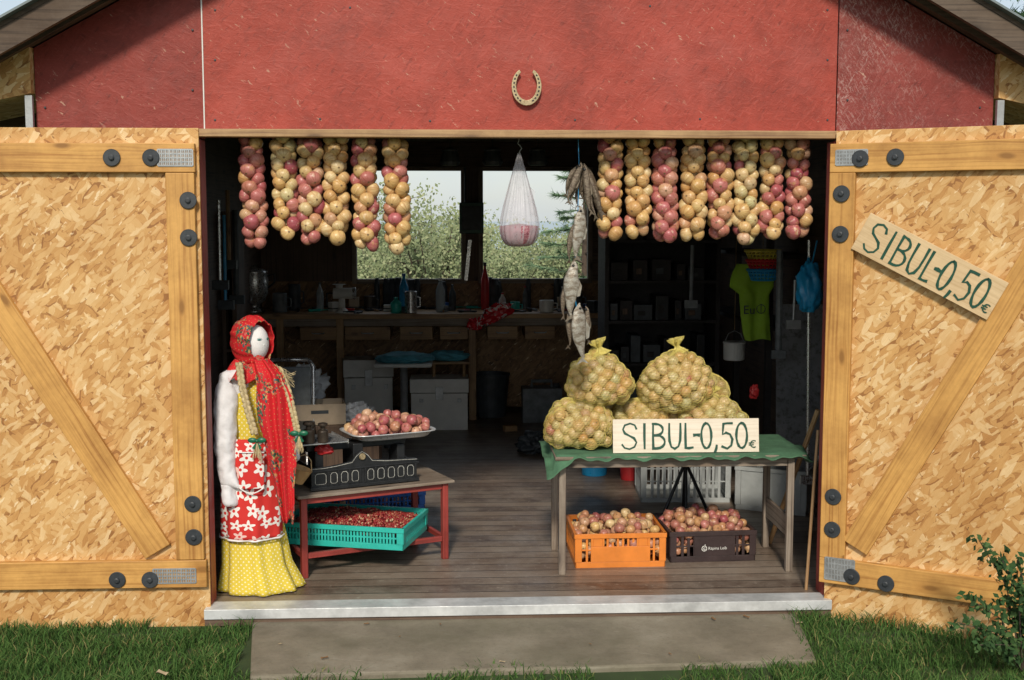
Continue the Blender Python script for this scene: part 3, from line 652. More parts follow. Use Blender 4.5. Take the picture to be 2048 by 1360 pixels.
for t,bq,y,ms in [(500,512,497,Rr),(566,574,478,Gg),(621,621,488,Mx),(673,671,487,Yy),(728,732,500,Mx),(790,795,507,Mx),
    (1221,1219,477,Mx),(1275,1276,474,Yy),(1330,1331,483,Rr),(1386,1386,479,Yy),(1439,1440,475,Mx),(1491,1492,489,Gg),(1543,1543,481,Mx),(1596,1596,473,Rr)]:
    braid(t,bq,y,ms[0],ms[1])

Yp=5.25; tp=W(1038,306,Yp); bt=W(1038,494,Yp); L=tp.z-bt.z; sx=.086
e=root('plastic_bag',bt,'thin white plastic bag of purple beans on a hook','plastic bag')
kn=[(0,0),(.5,.008),(.74,.035),(.9,.09),(.97,.15),(.99,.22),(.93,.31),(.83,.41),(.71,.51),(.58,.61),(.45,.71),(.32,.81),(.20,.90),(.12,.96),(.07,1.0)]
q=MB(Tr(bt)); q.lathe([(r*sx,z*L) for r,z in kn],M_bagp,seg=110,fold=lambda u,v:1+(.006+.07*v)*math.sin(u*6.283*19+4*v)+.05*v*math.sin(u*6.283*8+v*6)+.03*math.sin(u*6.283*3+1)); q.build('bag',e,smooth=True)
M_bean=simple('purple_beans',(.34,.08,.12),.5,0,.6,50,.6,dirt=(.70,.52,.50))
q=MB(Tr(bt)); q.lathe([(r*sx*.985,z*L+.002) for r,z in kn[:6]]+[(0,.25*L)],M_bean,seg=28,fold=lambda u,v:1+.02*math.sin(u*40)); q.build('contents',e,smooth=True)
q=MB(Tr(tp)); q.tube([(0,0,-.005),(.004,0,.01),(.012,0,.02),(.004,0,.032),(-.006,0,.04),(0,0,.055),(0,0,.09)],.0022,M_galv,6); q.build('hook',e,smooth=True)
q=MB(Tr(bt))
def ear(u,v): return (.045+.030*u*(1-.3*v)+.006*math.sin(v*7),-.02-.01*math.sin(u*6+v*3),L*(.36+.28*v)-.02*u)
q.grid(ear,6,8,M_bagp); q.build('handle',e,smooth=True)

def fish(name,p,ln,wd,rot,lab,group,thin=.35,m=None):
    m=m or M_fish; L=Tr(p)@rot; q=MB(L)
    prof=[(.0,.10),(.04,.3),(.12,.62),(.25,.92),(.42,1.0),(.6,.8),(.75,.5),(.86,.24),(.90,.2)]
    sd=U(0,9)
    def fn(u,v):
        i=v*(len(prof)-1); k=min(len(prof)-2,int(i)); f=i-k; z=prof[k][0]*(1-f)+prof[k+1][0]*f; r=prof[k][1]*(1-f)+prof[k+1][1]*f
        a=u*6.283; r*=1+.30*noise.noise(Vector((v*6,sd,math.cos(a)*1.5)))
        return (r*wd/2*math.cos(a)+.007*math.sin(v*5+sd),r*wd/2*thin*math.sin(a),-z*ln)
    q.grid(fn,14,20,m,True,None,1,ln/wd)
    o=q.build(name,label=lab,category='dried fish',group=group,smooth=True)
    q=MB(L); q.add([(0,-.001,-.88*ln),(wd*.42,0,-ln),(0,.0,-.96*ln),(-wd*.42,0,-1.01*ln)],[(0,1,2,3)],m); q.build('tail_fin',o,solid=.0015)
    q=MB(L); q.add([(wd*.42,0,-.3*ln),(wd*.66,0,-.42*ln),(wd*.55,0,-.58*ln),(wd*.36,0,-.6*ln)],[(0,1,2,3)],m); q.build('dorsal_fin',o,solid=.0015)
    q=MB(L@Tr((wd*.06,-wd*thin*.27,-.09*ln))@Rx(90)); q.lathe([(0,.004),(.004,.003),(.006,0)],M_blk,seg=10); q.build('eye',o)
    return o
Yf=5.20
hk=W(1162,328,Yf)
for i,(dx,ln,wd,an) in enumerate([(-.022,.17,.034,11),(-.012,.19,.034,16),(.0,.19,.036,3),(.012,.25,.034,-14),(.02,.24,.034,-22),(.026,.28,.036,-18),(-.03,.15,.032,21),(.008,.20,.032,-28),(.0,.18,.032,-6),(.015,.22,.032,-10)]):
    fish('dried_fish',hk+Vector((dx*.5,U(-.035,.03),U(-.012,.01))),ln,wd,Ry(an)@Rz(U(-60,60)),'slim brown dried fish in a hanging bundle','dried fish on a string',.5,M_fishb)
for (px,py,py2,w,an,rz_) in [(1160,412,524,.058,3,10),(1145,520,642,.066,1,-5),(1157,606,728,.070,-4,15)]:
    p=W(px,py,Yf-.01); ln=(p.z-W(px,py2,Yf).z); fish('dried_fish',p,ln,w,Ry(an)@Rz(rz_),'flat silvery dried fish hanging on a string','dried fish on a string')
for (px,py,py2,an) in [(1135,556,642,6),(1170,612,690,-7),(1150,440,530,8),(1142,618,700,4)]:
    p=W(px,py,Yf+.02); ln=(p.z-W(px,py2,Yf).z); fish('dried_fish',p,ln,.028,Ry(an),'slim dried fish hanging on a string','dried fish on a string',.5,M_fishb)
q=MB(); q.tube([W(1156,262,Yf),W(1158,330,Yf),W(1156,420,Yf-.005),W(1150,520,Yf-.0),W(1146,560,Yf),W(1156,640,Yf)],.0018,M_lblue,5)
q.tube([W(1150+8*math.cos(t*.7),408+8*math.sin(t*.7),Yf-.03) for t in range(8)],.0015,M_galv,5)
q.build('string',label='pale cord holding the dried fish',category='string')

# ================================================================ CRATES
def crate(M,L,Wd,Ht,m,label,group=None,pitch=.022,mid=None,solid=False,name='crate',tallmid=False,fill_=.22):
    q=MB(M); t=.006
    q.box(.01,L-.01,.01,Wd-.01,0,.006,m)
    def side(S_,ln):
        q.box(0,ln,0,t,0,.028,m,S_); q.box(-.004,ln+.004,-.006,t+.002,Ht-.022,Ht,m,S_)
        for a in (0,ln-.03): q.box(a,a+.03,-.003,t-.001,.0285,Ht-.0225,m,S_)
        if solid: q.box(.031,ln-.031,.0005,t-.001,.0285,Ht-.0225,m,S_); return
        n=int((ln-.06)/pitch)
        for i in range(1,n):
            x=.03+(ln-.06)*i/n
            q.box(x-pitch*fill_,x+pitch*fill_,.001,t-.001,.0285,Ht-.0225,m,S_)
        q.box(.031,ln-.031,.0015,t-.0015,Ht*.52-.004,Ht*.52+.004,m,S_)
        if mid and ln==L:
            zt_=Ht-.0225 if tallmid else Ht*.62
            q.box(ln*mid[0],ln*mid[1],-.002,t,.0285,zt_,m,S_)
            if not tallmid:
                q.box(ln*mid[0],ln*mid[0]+.012,-.003,t,Ht*.62+.0005,Ht-.0225,m,S_); q.box(ln*mid[1]-.012,ln*mid[1],-.003,t,Ht*.62+.0005,Ht-.0225,m,S_)
                q.box(ln*.30,ln*.32,-.0025,t,Ht*.62+.0005,Ht-.0225,m,S_); q.box(ln*.68,ln*.70,-.0025,t,Ht*.62+.0005,Ht-.0225,m,S_)
                for a,b_ in ((mid[0]+.012/ln,.30),(.70,mid[1]-.012/ln)): q.box(ln*a+.0002,ln*b_-.0002,-.001,t-.001,Ht*.62+.0005,Ht-.0225,m,S_)
    side(Matrix(),L); side(Tr((L,Wd,0))@Rz(180),L); side(Tr((L,0,0))@Rz(90),Wd); side(Tr((0,Wd,0))@Rz(-90),Wd)
    return q.build(name,label=label,category='crate',group=group,bevel=.0012)
REST=MB()
def fill(M,L,Wd,zf,n,mes,lab,grp,r0,r1,crown=0,cand=14,maxn=90):
    def ins(x,y,r): return r*.8<x<L-r*.8 and r*.8<y<Wd-r*.8
    P=[p for p in pack(n,lambda:U(r0,r1),ins,lambda:(U(0,L),U(0,Wd)),zf,cand) if p[2]<=zf+crown*(1-((p[0]/L-.5)**2+(p[1]/Wd-.5)**2)*1.6)+.02]
    ex,hid=exposed(P); ex.sort(key=lambda p:-(p[2]-p[1]*.3))
    for (x,y,z,r) in ex[:maxn]:
        put('onion',random.choice(mes),M@Vector((x,y,z)),rndrot().to_euler(),(r,r,r*U(.88,1.02)),None,lab,'onion',grp)
    for (x,y,z,r) in hid+ex[maxn:]:
        REST.add(OV10,OF10,M_onP,OU10,Tr(M@Vector((x,y,z)))@rndrot().to_matrix().to_4x4()@Matrix.Diagonal((r,r,r*.95,1)))

Mt=Tr((-.70,5.42,0))@Rz(24); tw,td,th=.74,.42,.392
e=root('low_table',Mt@Vector((tw/2,td/2,0)),'low table with grey top and red legs','table')
q=MB(Mt); q.box(-.02,tw+.02,-.02,td+.02,th-.014,th,M_grey); q.build('table_top',e,bevel=.003)
for x,y in ((.0,.0),(tw-.035,0),(.0,td-.035),(tw-.035,td-.035)):
    q=MB(Mt); q.box(x,x+.03,y,y+.03,0,th-.0145,M_redw); q.build('leg',e,bevel=.003)
q=MB(Mt)
for y in (.006,td-.03): q.box(.031,tw-.036,y,y+.020,.09,.115,M_redw); q.box(.031,tw-.036,y,y+.02,th-.045,th-.015,M_redw)
for x in (.006,tw-.03): q.box(x,x+.020,.031,td-.036,.09,.114,M_redw); q.box(x,x+.02,.031,td-.036,th-.045,th-.016,M_redw)
q.build('stretcher',e,bevel=.002)
Mc=Tr((-.838,5.615,.117))@Rz(-15)
crate(Mc,.62,.40,.105,M_teal,'turquoise plastic crate of cranberries under table','plastic crates',.016,fill_=.32)
q=MB(Mc)
random.seed(3)
BV=[(0,0,-1),(.9,0,0),(0,.9,0),(-.9,0,0),(0,-.9,0),(0,0,1),(.64,.64,0),(-.64,.64,0),(-.64,-.64,0),(.64,-.64,0),(.5,0,.8),(0,.5,.8),(-.5,0,.8),(0,-.5,.8)]
BVf=[(1,6,11,10),(2,7,12,11),(3,8,13,12),(4,9,10,13),(6,2,11),(7,3,12),(8,4,13),(9,1,10),(10,11,5),(11,12,5),(12,13,5),(13,10,5),(1,0,6),(6,0,2),(2,0,7),(7,0,3),(3,0,8),(8,0,4),(4,0,9),(9,0,1)]
for i in range(2600):
    u,v=R(),R(); e_=min(u,1-u,v,1-v); z=.070+.040*min(1,e_*4)+.012*noise.noise(Vector((u*9,v*9,1)))
    x,y_=.016+u*.586,.016+v*.366; r=U(.0055,.0085)
    q.add([(x+p[0]*r,y_+p[1]*r,z+p[2]*r+U(0,.004)) for p in BV],BVf,M_berryp,[[(.3+.1*k,.4+.05*k) for k in range(len(f_))] for f_ in BVf])
def bf(u,v):
    e_=min(u,1-u,v,1-v); return (.012+u*.594,.012+v*.374,.066+.040*min(1,e_*4)+.012*noise.noise(Vector((u*9,v*9,1))))
q.grid(bf,40,30,simple('cranberry_mass',(.16,.015,.018),.5,0,.5,60),False,None,.58,.36)
q.build('cranberries',label='dark red cranberries heaped in turquoise crate',category='cranberries',kind='stuff',smooth=True)
random.seed(21)
Mb=Tr((-.66,6.06,.002))@Rz(14)
crate(Mb@Tr((0,0,.13)),.52,.34,.10,M_blue,'blue plastic crate of brown onions under table','plastic crates',.02)
q=MB(Mb); q.box(.03,.49,.03,.31,0,.129,M_dkw); q.build('wooden_block',label='dark wooden block supporting a blue crate',category='block',bevel=.004)
fill(Mb@Tr((0,0,.13)),.52,.34,.03,60,[ME_onP],'small brown onion in blue crate','onions in the blue crate',.026,.032,.11,14,24)

MS=Mt@Tr((.075,.05,th+.001)); K=1.32
e=root('weighing_scale',MS@Vector((.25,.1,0)),'old black iron balance scale with steel pan','scale')
q=MB(MS); q.box(-.0,.50,.0,.24,0,.022,M_blk)
for x in (.03,.44): q.box(x,x+.04,.06,.18,.0225,.13*K,M_blk)
q.box(.0,.50,.10,.13,.125*K,.150*K,M_blk)
q.box(.21,.26,.04,.2,.022,.15*K,M_blk)
for x in (0,.488): q.box(x,x+.012,.0,.24,.0225,.078*K,M_blk)
q.build('body',e,bevel=.004)
q=MB(MS)
f=[(-.012,0,.004),(.512,0,.004),(.512,0,.086*K),(.45,0,.088*K),(.36,0,.090*K),(.285,0,.096*K),(.262,0,.118*K),(.235,0,.132*K),(.208,0,.118*K),(.185,0,.096*K),(.11,0,.088*K),(.05,0,.084*K),(-.012,0,.084*K)]
n=len(f); q.add([(p[0],-.012,p[2]) for p in f]+[(p[0],-.001,p[2]) for p in f],[tuple(range(n)),tuple(range(2*n-1,n-1,-1))]+[(i,n+i,n+(i+1)%n,(i+1)%n) for i in range(n)],M_blk)
q.box(-.02,.52,-.022,-.0125,.004,.02,M_blk); q.box(-.02,.52,-.018,-.0125,.068*K,.074*K,M_blk)
for x in (-.012,.066,.118,.170,.222,.248,.298,.350,.402,.450,.502): q.box(x-.002,x+.008,-.017,-.0125,.0205,.0675*K,M_blk)
fp=q.build('front_plate',e,bevel=.002)
q=MB(MS); y=-.0128
def outline(pts,w=.0022):
    global y
    q.strip(pts+[pts[0],pts[1]],w,M_chalk,y); y-=.0002
for x0,x1 in [(.006,.058),(.080,.112),(.132,.164),(.184,.216),(.262,.292),(.312,.344),(.364,.396),(.414,.444),(.462,.494)]:
    zb_,zt_=.024*K,.062*K
    outline([(x0+.006,zb_),(x1-.006,zb_),(x1,zb_+.006),(x1,zt_-.010),(x1-.008,zt_),(x0+.008,zt_),(x0,zt_-.010),(x0,zb_+.006)],.0024)
q.strip([(p[0],p[2]-.005) for p in f[2:]][::-1],.0022,M_chalk,-.0150)
q.build('painted_lines',fp)
q=MB(MS@Tr((.235,-.016,.110*K))@Rx(90)); q.lathe([(0,.01),(.012,.01),(.016,.004),(.016,0)],M_gold,seg=14); q.build('badge',e)
zp=.225
q=MB(MS); q.box(-.085,.165,-.02,.22,zp-.005,zp,M_steel); q.box(-.088,-.082,-.022,.222,zp-.01,zp+.008,M_steel); q.box(.163,.168,-.022,.222,zp-.01,zp+.008,M_steel); q.tube([(.05,.11,.12),(.05,.11,zp-.005)],.014,M_blk); q.build('weight_plate',e,bevel=.001)
MP=MS@Tr((.415,.12,.210))
def panf(u,v):
    a=-u*6.283; r=[.0,.84,.9,1.0,1.07,1.08][min(5,round(v*5))]; z=[0,0,.005,.030,.032,.028][min(5,round(v*5))]
    ca,sa=math.cos(a),math.sin(a); k=1/((abs(ca)**6+abs(sa)**6)**(1/6))
    return (.200*r*k*ca,.135*r*k*sa,z)
q=MB(MP); q.grid(panf,48,5,simple('bright_steel_pan',(.68,.69,.70),.35,.45,.15,10,.05),True); q.tube([(0,0,-.06),(0,0,-.001)],.018,M_blk); q.build('pan',e,smooth=True,solid=.002)
def insp(x,y_,r): return abs(x)<.185-r*.4 and abs(y_)<.124-r*.4
for (x,y_,z,r) in pack(90,lambda:U(.021,.028),insp,lambda:(U(-.19,.19),U(-.13,.13)),.004,30):
    if z>.088*(1-(x/.28)**2)+.018: continue
    put('onion',random.choice([ME_onR,ME_onR,ME_onR,ME_onP]),MP@Vector((x,y_,z)),rndrot().to_euler(),(r,r,r*.95),None,'red onion heaped in the steel scale pan','onion','onions in the scale pan')
for x,y_,s in ((-.015,.01,1.05),(.05,.0,.95)):
    q=MB(MS@Tr((x,y_,zp+.0005))); q.lathe([(0,0),(.025*s,0),(.027*s,.004),(.027*s,.055*s),(.022*s,.062*s),(.012*s,.066*s),(.012*s,.078*s),(.024*s,.083*s),(.024*s,.094*s),(.018*s,.097*s),(0,.097*s)],M_brass,seg=20)
    q.build('scale_weight',label='dark bronze knobbed scale weight on steel plate',category='weight',group='scale weights',smooth=False,bevel=.001)
def crumple(name,p,r,m,label,cat,nz=.5,ns=9,parent=None,rot=None,seg=48,rings=30):
    q=MB(Tr(p)@(rot or Matrix())); sd=Vector((U(0,50),U(0,50),U(0,50)))
    def fn(u,v):
        a=-u*6.283; b_=math.pi*(v-.5); d=Vector((math.cos(a)*math.cos(b_),math.sin(a)*math.cos(b_),math.sin(b_)))
        k=1+nz*(noise.noise(d*ns*.25+sd)+.6*abs(noise.noise(d*ns*.7+sd))-.2)
        return Vector((d.x*r[0]*k,d.y*r[1]*k,max(-r[2]*.8,d.z*r[2]*k)))
    q.grid(fn,seg,rings,m,True); return q.build(name,parent,label=label,category=cat,smooth=True)
crumple('red_cloth',MS@Vector((.07,.06,.178)),(.045,.02,.026),M_redp,'folded red cloth tucked under the scale plate','cloth',.3)

bp=W(640,850,6.9)
q=MB(Tr((bp.x,6.9,0))); q.box(-.2,.2,-.02,.32,0,bp.z-.002,M_dkw); q.box(-.2,.2,-.03,-.02,.05,.1,M_pineO); q.build('wooden_crate',label='dark wooden crate on the shed floor',category='crate',bevel=.005)
q=MB(Tr((bp.x,6.9,bp.z))@Rz(10))
for (x0,x1,y0,y1) in ((-.15,.15,0,.004),(-.15,.15,.22,.224),(-.15,-.146,.0045,.2195),(.146,.15,.0045,.2195)): q.box(x0,x1,y0,y1,0,.12,M_card)
q.box(-.145,.145,.005,.219,.0,.004,M_card); q.box(-.05,.05,-.001,-.0002,.065,.085,M_dark); q.build('cardboard_box',label='open cardboard box on a wooden crate',category='box')
p=W(605,800,7.35); q=MB(Tr((p.x,7.5,0))); q.box(-.2,.25,-.15,.2,0,p.z-.09,M_dark); q.build('storage_box',label='dark storage box on the floor',category='box',bevel=.01)
crumple('carrier_bag',(p.x,7.42,p.z+.03),(.14,.10,.15),M_bagw,'crumpled white carrier bag resting on box','plastic bag',.6,12)
p=W(712,838,7.1); q=MB(Tr((p.x,7.1,0))); q.box(-.14,.14,-.08,.2,0,p.z-.05,M_dkw); q.build('wooden_crate',label='dark wooden crate under clear bag',category='crate',bevel=.005)
crumple('carrier_bag',(p.x,7.1,p.z+.01),(.12,.08,.08),M_bagw,'crumpled clear carrier bag on wooden crate','plastic bag',.6,12)

# ================================================================ RIGHT TABLE
ty0,ty1=5.42,5.88; tx0,tx1=G(1118,1152).x,G(1594,1150).x; th=.565
e=root('market_table',((tx0+tx1)/2,(ty0+ty1)/2,0),'wooden trestle table with green cloth cover','table')
q=MB(); q.box(tx0-.02,tx1+.04,ty0-.02,ty1+.02,th-.02,th-.004,M_grey); q.build('table_top',e,bevel=.003)
for x,y_ in ((tx0,ty0),(tx1-.04,ty0),(tx0,ty1-.04),(tx1-.04,ty1-.04)):
    q=MB(); q.box(x,x+.032,y_,y_+.032,0,th-.0205,M_grey); q.build('leg',e,bevel=.004)
q=MB(); q.box(tx0+.041,tx1-.041,ty0+.005,ty0+.025,th-.06,th-.021,M_grey); q.box(tx0+.041,tx1-.041,ty1-.03,ty1-.01,th-.07,th-.021,M_grey)
q.box(tx1-.030,tx1-.014,ty0+.033,ty1-.041,.16,.26,M_grey); q.box(tx0+.01,tx0+.03,ty0+.033,ty1-.041,th-.07,th-.021,M_grey); q.build('stretcher',e,bevel=.003)
q=MB(); cx0,cx1,cy0,cy1=tx0-.03,tx1+.06,ty0-.03,ty1+.03
def clf(u,v):
    x=cx0-.03+(cx1-cx0+.06)*u; y_=cy0-.02+(cy1-cy0+.02)*v; z=th+.002
    dr=0
    if u<.035: dr=.07*(1-v*.8)+.01*math.sin(v*14)
    if u>.965: dr=.03+.02*math.sin(v*9)
    if v<.06: dr=max(dr,.014+.006*math.sin(u*40)+.005*math.sin(u*93)+(.09*max(0,1-u*10)))
    z-=dr; z+=.003*noise.noise(Vector((x*14,y_*14,0)))
    return (x,y_,z)
q.grid(clf,80,24,M_cloth); q.build('tablecloth',label='wrinkled dark green tablecloth',category='cloth',smooth=True,solid=.002)

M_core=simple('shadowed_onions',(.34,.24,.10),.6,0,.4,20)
def netbag(px0,px1,pyt,pyb,Y,label,neck=True,zb_=None,slump=1.0):
    c=W((px0+px1)/2,pyb,Y); rx=(px1-px0)/2*Y/F*.97; h=(pyb-pyt)*Y/F; z0=c.z if zb_ is None else zb_
    ry=rx*.8; body=h*(.82 if neck else 1)
    e=root('onion_bag',(c.x,Y,z0),label,'bag of onions','net bags of onions on the table')
    sd=Vector((U(0,9),U(0,9),U(0,9)))
    def surf(d,k=1.0):
        kk=k*(1+.20*noise.noise(d*1.3+sd)+.08*noise.noise(d*4+sd))
        sq=1.0/((abs(d.x)**3+abs(d.y)**3+abs(d.z)**3)**(1/3.0)); sq=.5+.5*sq
        z=d.z*kk*sq; wz=1+.15*max(0,-z)*slump-.18*max(0,z)**1.5*slump
        if neck and d.z>.8: z+=(d.z-.8)*.7
        return Vector((d.x*rx*kk*sq*wz,d.y*ry*kk*sq*wz,body*.5+z*body*.5))
    pts=[]
    ga=math.pi*(3-math.sqrt(5)); r0=.0295
    area=4*math.pi*((rx*ry+rx*body/2+ry*body/2)/3)
    for lay,(kk,dens) in enumerate(((.98,1.12),(.80,1.0))):
        n=int(area*kk*kk/(4*r0*r0)*dens)
        for i in range(n):
            zz=1-2*(i+.5)/n
            a=ga*i+lay; rr_=math.sqrt(1-zz*zz); d=Vector((math.cos(a)*rr_,math.sin(a)*rr_,zz)); d=(d+Vector((U(-1,1),U(-1,1),U(-1,1)))*.05).normalized()
            if d.y>.35: continue
            r=U(.026,.032); p=surf(d,kk); cc=Vector((0,0,body/2)); dd=(p-cc); p=cc+dd*(1-r*U(.9,1.15)/dd.length)
            p.z=max(p.z,r*.9); pts.append((p,r))
    q=MB(Tr((c.x,Y,z0))); outer=pts
    def fn(u,v):
        a=(u+v*.35)*6.283; b_=math.pi*(v*.985-.5); d=Vector((math.cos(a)*math.cos(b_),math.sin(a)*math.cos(b_),math.sin(b_)))
        p=surf(d,.985); cc=Vector((0,0,body/2)); dn=(p-cc).normalized(); L0=(p-cc).length; best=L0*.93
        if d.y<.5:
            for (o,r) in outer:
                w=o-cc; t=w.dot(dn)
                if t<=0: continue
                perp=(w-dn*t).length; rr=r*1.0+.0035
                if perp<rr:
                    best=max(best,t+math.sqrt(rr*rr-perp*perp))
        p=cc+dn*min(best,L0*1.12); p.z=max(p.z,.003); return p
    q.grid(fn,64,38,M_net,True); q.build('net',e,wire=.0018)
    if neck:
        q=MB(Tr((c.x,Y,z0+surf(Vector((0,0,1))).z-.008))@Ry(U(-22,22)))
        q.lathe([(.045,-.022),(.024,-.006),(.012,.006),(.011,.012),(.018,.022),(.030,.036),(.034,.048),(.020,.050),(.008,.040)],M_net,seg=48,fold=lambda u,v:1+(.14+.35*v)*math.sin(u*6.283*7+v*4)+.22*math.sin(u*6.283*3+1)*v); q.build('neck',e)
    q=MB(Tr((c.x,Y,z0)))
    for p,r in pts:
        q.add(OV10,OF10,M_onG if R()<.6 else (M_onY if R()<.85 else M_on),OU10,Tr(p)@rndrot().to_matrix().to_4x4()@Matrix.Diagonal((r,r,r*.95,1)))
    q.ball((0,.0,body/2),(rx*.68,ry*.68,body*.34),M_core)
    q.build('onions',e,smooth=True,kind='stuff')
netbag(1079,1230,783,900,5.60,'yellow net bag of onions resting on table',True,zb_=th+.006)
netbag(1215,1365,782,890,5.73,'yellow net bag of onions behind the sign',True,zb_=th+.006)
netbag(1345,1494,776,890,5.66,'yellow net bag of onions at table end',True,zb_=th+.006)
netbag(1122,1240,755,850,5.84,'yellow net bag of onions at the table back',False,zb_=th+.02)
netbag(1385,1460,742,830,5.82,'small part of net bag of onions in the stack',False)
netbag(1126,1272,683,814,5.64,'tied yellow net bag of onions stacked on top')
netbag(1276,1430,674,826,5.67,'large tied yellow net bag of onions stacked on top')
p=W(1226,898,5.44); p2=W(1518,897,5.44)
sign(Tr((p.x,5.435,th+.006))@Rx(-8),p2.x-p.x,.156,'hand painted onion price board leaning on table',M_boardw)
Mo=Tr((G(1152,1140).x,5.53,0))@Rz(1); crate(Mo,.43,.38,.165,M_orange,'orange plastic crate full of small onions','plastic crates',.024,(.17,.83))
fill(Mo,.43,.38,.03,230,[ME_onP,ME_onP,ME_onY],'small dry onion in the orange crate','onions in the orange crate',.020,.027,.195,10,92)
Md=Tr((G(1342,1128).x,5.60,0))@Rz(3); dcr=crate(Md,.42,.38,.15,M_dcrate,'dark brown bread crate full of red onions','plastic crates',.03,(.28,.76),tallmid=True)
fill(Md,.42,.38,.03,230,[ME_onP,ME_onR,ME_onP],'small dry onion in the dark crate','onions in the dark crate',.020,.027,.19,10,92)
REST.build('onions',label='lower layers of small dry onions in crates',category='onions',kind='stuff',smooth=True)
def textobj(body,size,M,par,m):
    cu=bpy.data.curves.new('lettering','FONT'); cu.body=body; cu.size=size; cu.extrude=.0003
    to=bpy.data.objects.new('tmp',cu); COL.objects.link(to); bpy.context.view_layer.update()
    dg=bpy.context.evaluated_depsgraph_get(); me=bpy.data.meshes.new_from_object(to.evaluated_get(dg)); bpy.data.objects.remove(to)
    me.materials.append(m); lo=bpy.data.objects.new('lettering',me); COL.objects.link(lo); lo.parent=par; lo.matrix_local=Tr(-wl(par))@M
textobj('Räpina Leib',.020,Md@Tr((.185,-.0035,.060))@Rx(90),dcr,M_white)
q=MB(Md@Tr((.166,-.0032,.066)))
q.strip(arc(0,0,.012,.012,100,420,16),.0035,M_white,-.0005); q.strip(arc(.001,-.001,.005,.005,60,330,10),.003,M_white,-.0007); q.strip([(.002,.011),(.004,.019)],.0035,M_white,-.0009)
q.build('emblem',dcr)
pg=G(1282,1005); crate(Tr((pg.x,pg.y,0))@Rz(-3),.52,.36,.24,M_gcrate,'grey slatted plastic crate on floor','plastic crates',.035)
pg=G(1470,1018); crate(Tr((pg.x,pg.y,0))@Rz(-28),.40,.50,.25,M_gcrate,'grey solid plastic crate on floor','plastic crates',.035,solid=True)
def bucket(px,py,r,h,m,lab,z=0):
    p=G(px,py,z); q=MB(Tr((p.x,p.y+r,z))); q.lathe([(0,0),(r*.78,0),(r*.8,.004),(r,h),(r*1.05,h),(r*1.05,h-.012),(r*.98,h-.014),(r*.96,h-.02),(r*.76,.01),(0,.01)],m,seg=32)
    q.tube([(-r*1.03,0,h-.01),(-r*.7,-r*.5,h-.08),(0,-r*.9,h-.11),(r*.7,-r*.5,h-.08),(r*1.03,0,h-.01)],.003,M_galv,6)
    q.build('bucket',label=lab,category='bucket',group='plastic buckets',smooth=False,bevel=.001)
bucket(1192,955,.10,.22,M_lblue,'bright blue plastic bucket on floor'); bucket(1262,963,.07,.2,M_redp,'red plastic bucket on floor')
p=G(1342,1020); q=MB(Tr((p.x,p.y-.45,0)))
for a0,b0 in (((-.16,0,.0),(.0,.05,.36)),((.16,0,.0),(.0,.05,.36)),((-.02,-.1,.0),(.0,.05,.40)),((.02,.2,0),(0,.05,.4))): q.tube([a0,b0],.009,M_blk)
q.box(-.12,.14,-.05,.15,.36,.385,M_blk); q.build('tripod_stand',label='black metal folding stand under the table',category='stand')

# ================================================================ INTERIOR CLUTTER
yb0=9.75; bz=W(800,628,yb0).z
e=root('workbench',(-.4,10.1,0),'long wooden workbench below the windows','workbench')
bx0,bx1=W(470,600,yb0).x,W(1225,600,yb0).x
q=MB(); q.box(bx0,bx1,yb0,YB-.06,bz-.04,bz,M_pineO); q.build('bench_top',e,bevel=.004)
for px in (560,680,945,1205):
    x=W(px,700,yb0).x; q=MB(); q.box(x-.03,x+.03,yb0+.01,yb0+.08,0,bz-.041,M_pineO); q.build('leg',e,bevel=.004)
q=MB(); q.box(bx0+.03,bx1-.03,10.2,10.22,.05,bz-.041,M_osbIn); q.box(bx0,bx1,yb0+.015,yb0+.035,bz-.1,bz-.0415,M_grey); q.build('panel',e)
for px0,px1 in ((600,672),(690,780),(800,865),(880,935),(975,1035),(1050,1110)):
    a0,a1=W(px0,650,yb0).x,W(px1,650,yb0).x
    q=MB(); q.box(a0,a1,yb0-.0,yb0+.4,bz-.21,bz-.105,M_pineO); q.tube([((a0+a1)/2-.05,yb0-.012,bz-.15),((a0+a1)/2-.04,yb0-.025,bz-.155),((a0+a1)/2+.04,yb0-.025,bz-.155),((a0+a1)/2+.05,yb0-.012,bz-.15)],.006,M_galv,6); q.build('drawer',e,bevel=.004)
def bottle(px,Y,r,h,m,cap,lab):
    p=W(px,600,Y); z=bz
    q=MB(Tr((p.x,Y,z))); q.lathe([(0,0),(r*.9,0),(r,.01),(r,h*.6),(r*.95,h*.66),(r*.45,h*.82),(r*.33,h*.88),(r*.33,h*.93)],m,seg=20); o=q.build('bottle',label=lab,category='bottle',group='bottles on the workbench',smooth=True)
    q=MB(Tr((p.x,Y,z))); q.lathe([(r*.4,h*.93),(r*.4,h),(0,h)],cap,seg=14); q.build('cap',o)
bottle(881,9.95,.04,.28,M_glass,M_white,'clear plastic bottle with white cap on workbench')
bottle(808,9.95,.038,.32,M_lblue,M_blue,'blue bottle with blue cap on workbench')
bottle(905,10.1,.03,.22,M_dark,M_dark,'dark bottle on the workbench')
bottle(1213,9.9,.03,.26,M_brass,M_dark,'brown bottle on the workbench')
bottle(970,10.2,.035,.40,M_redp,M_dark,'red spray bottle on the workbench')
bottle(1050,10.2,.02,.2,M_dark2,M_redp,'small dark bottle with red cap on workbench')
bottle(792,9.85,.045,.13,M_teal,M_teal,'teal glass bottle on the workbench')
bottle(1125,10.1,.025,.2,M_dark2,M_white,'grey bottle with white cap on workbench')
bottle(640,10.1,.03,.24,M_glass,M_dark,'clear glass bottle with dark cap on workbench')
bottle(1005,9.9,.03,.16,M_white,M_redp,'white bottle with red cap on workbench')
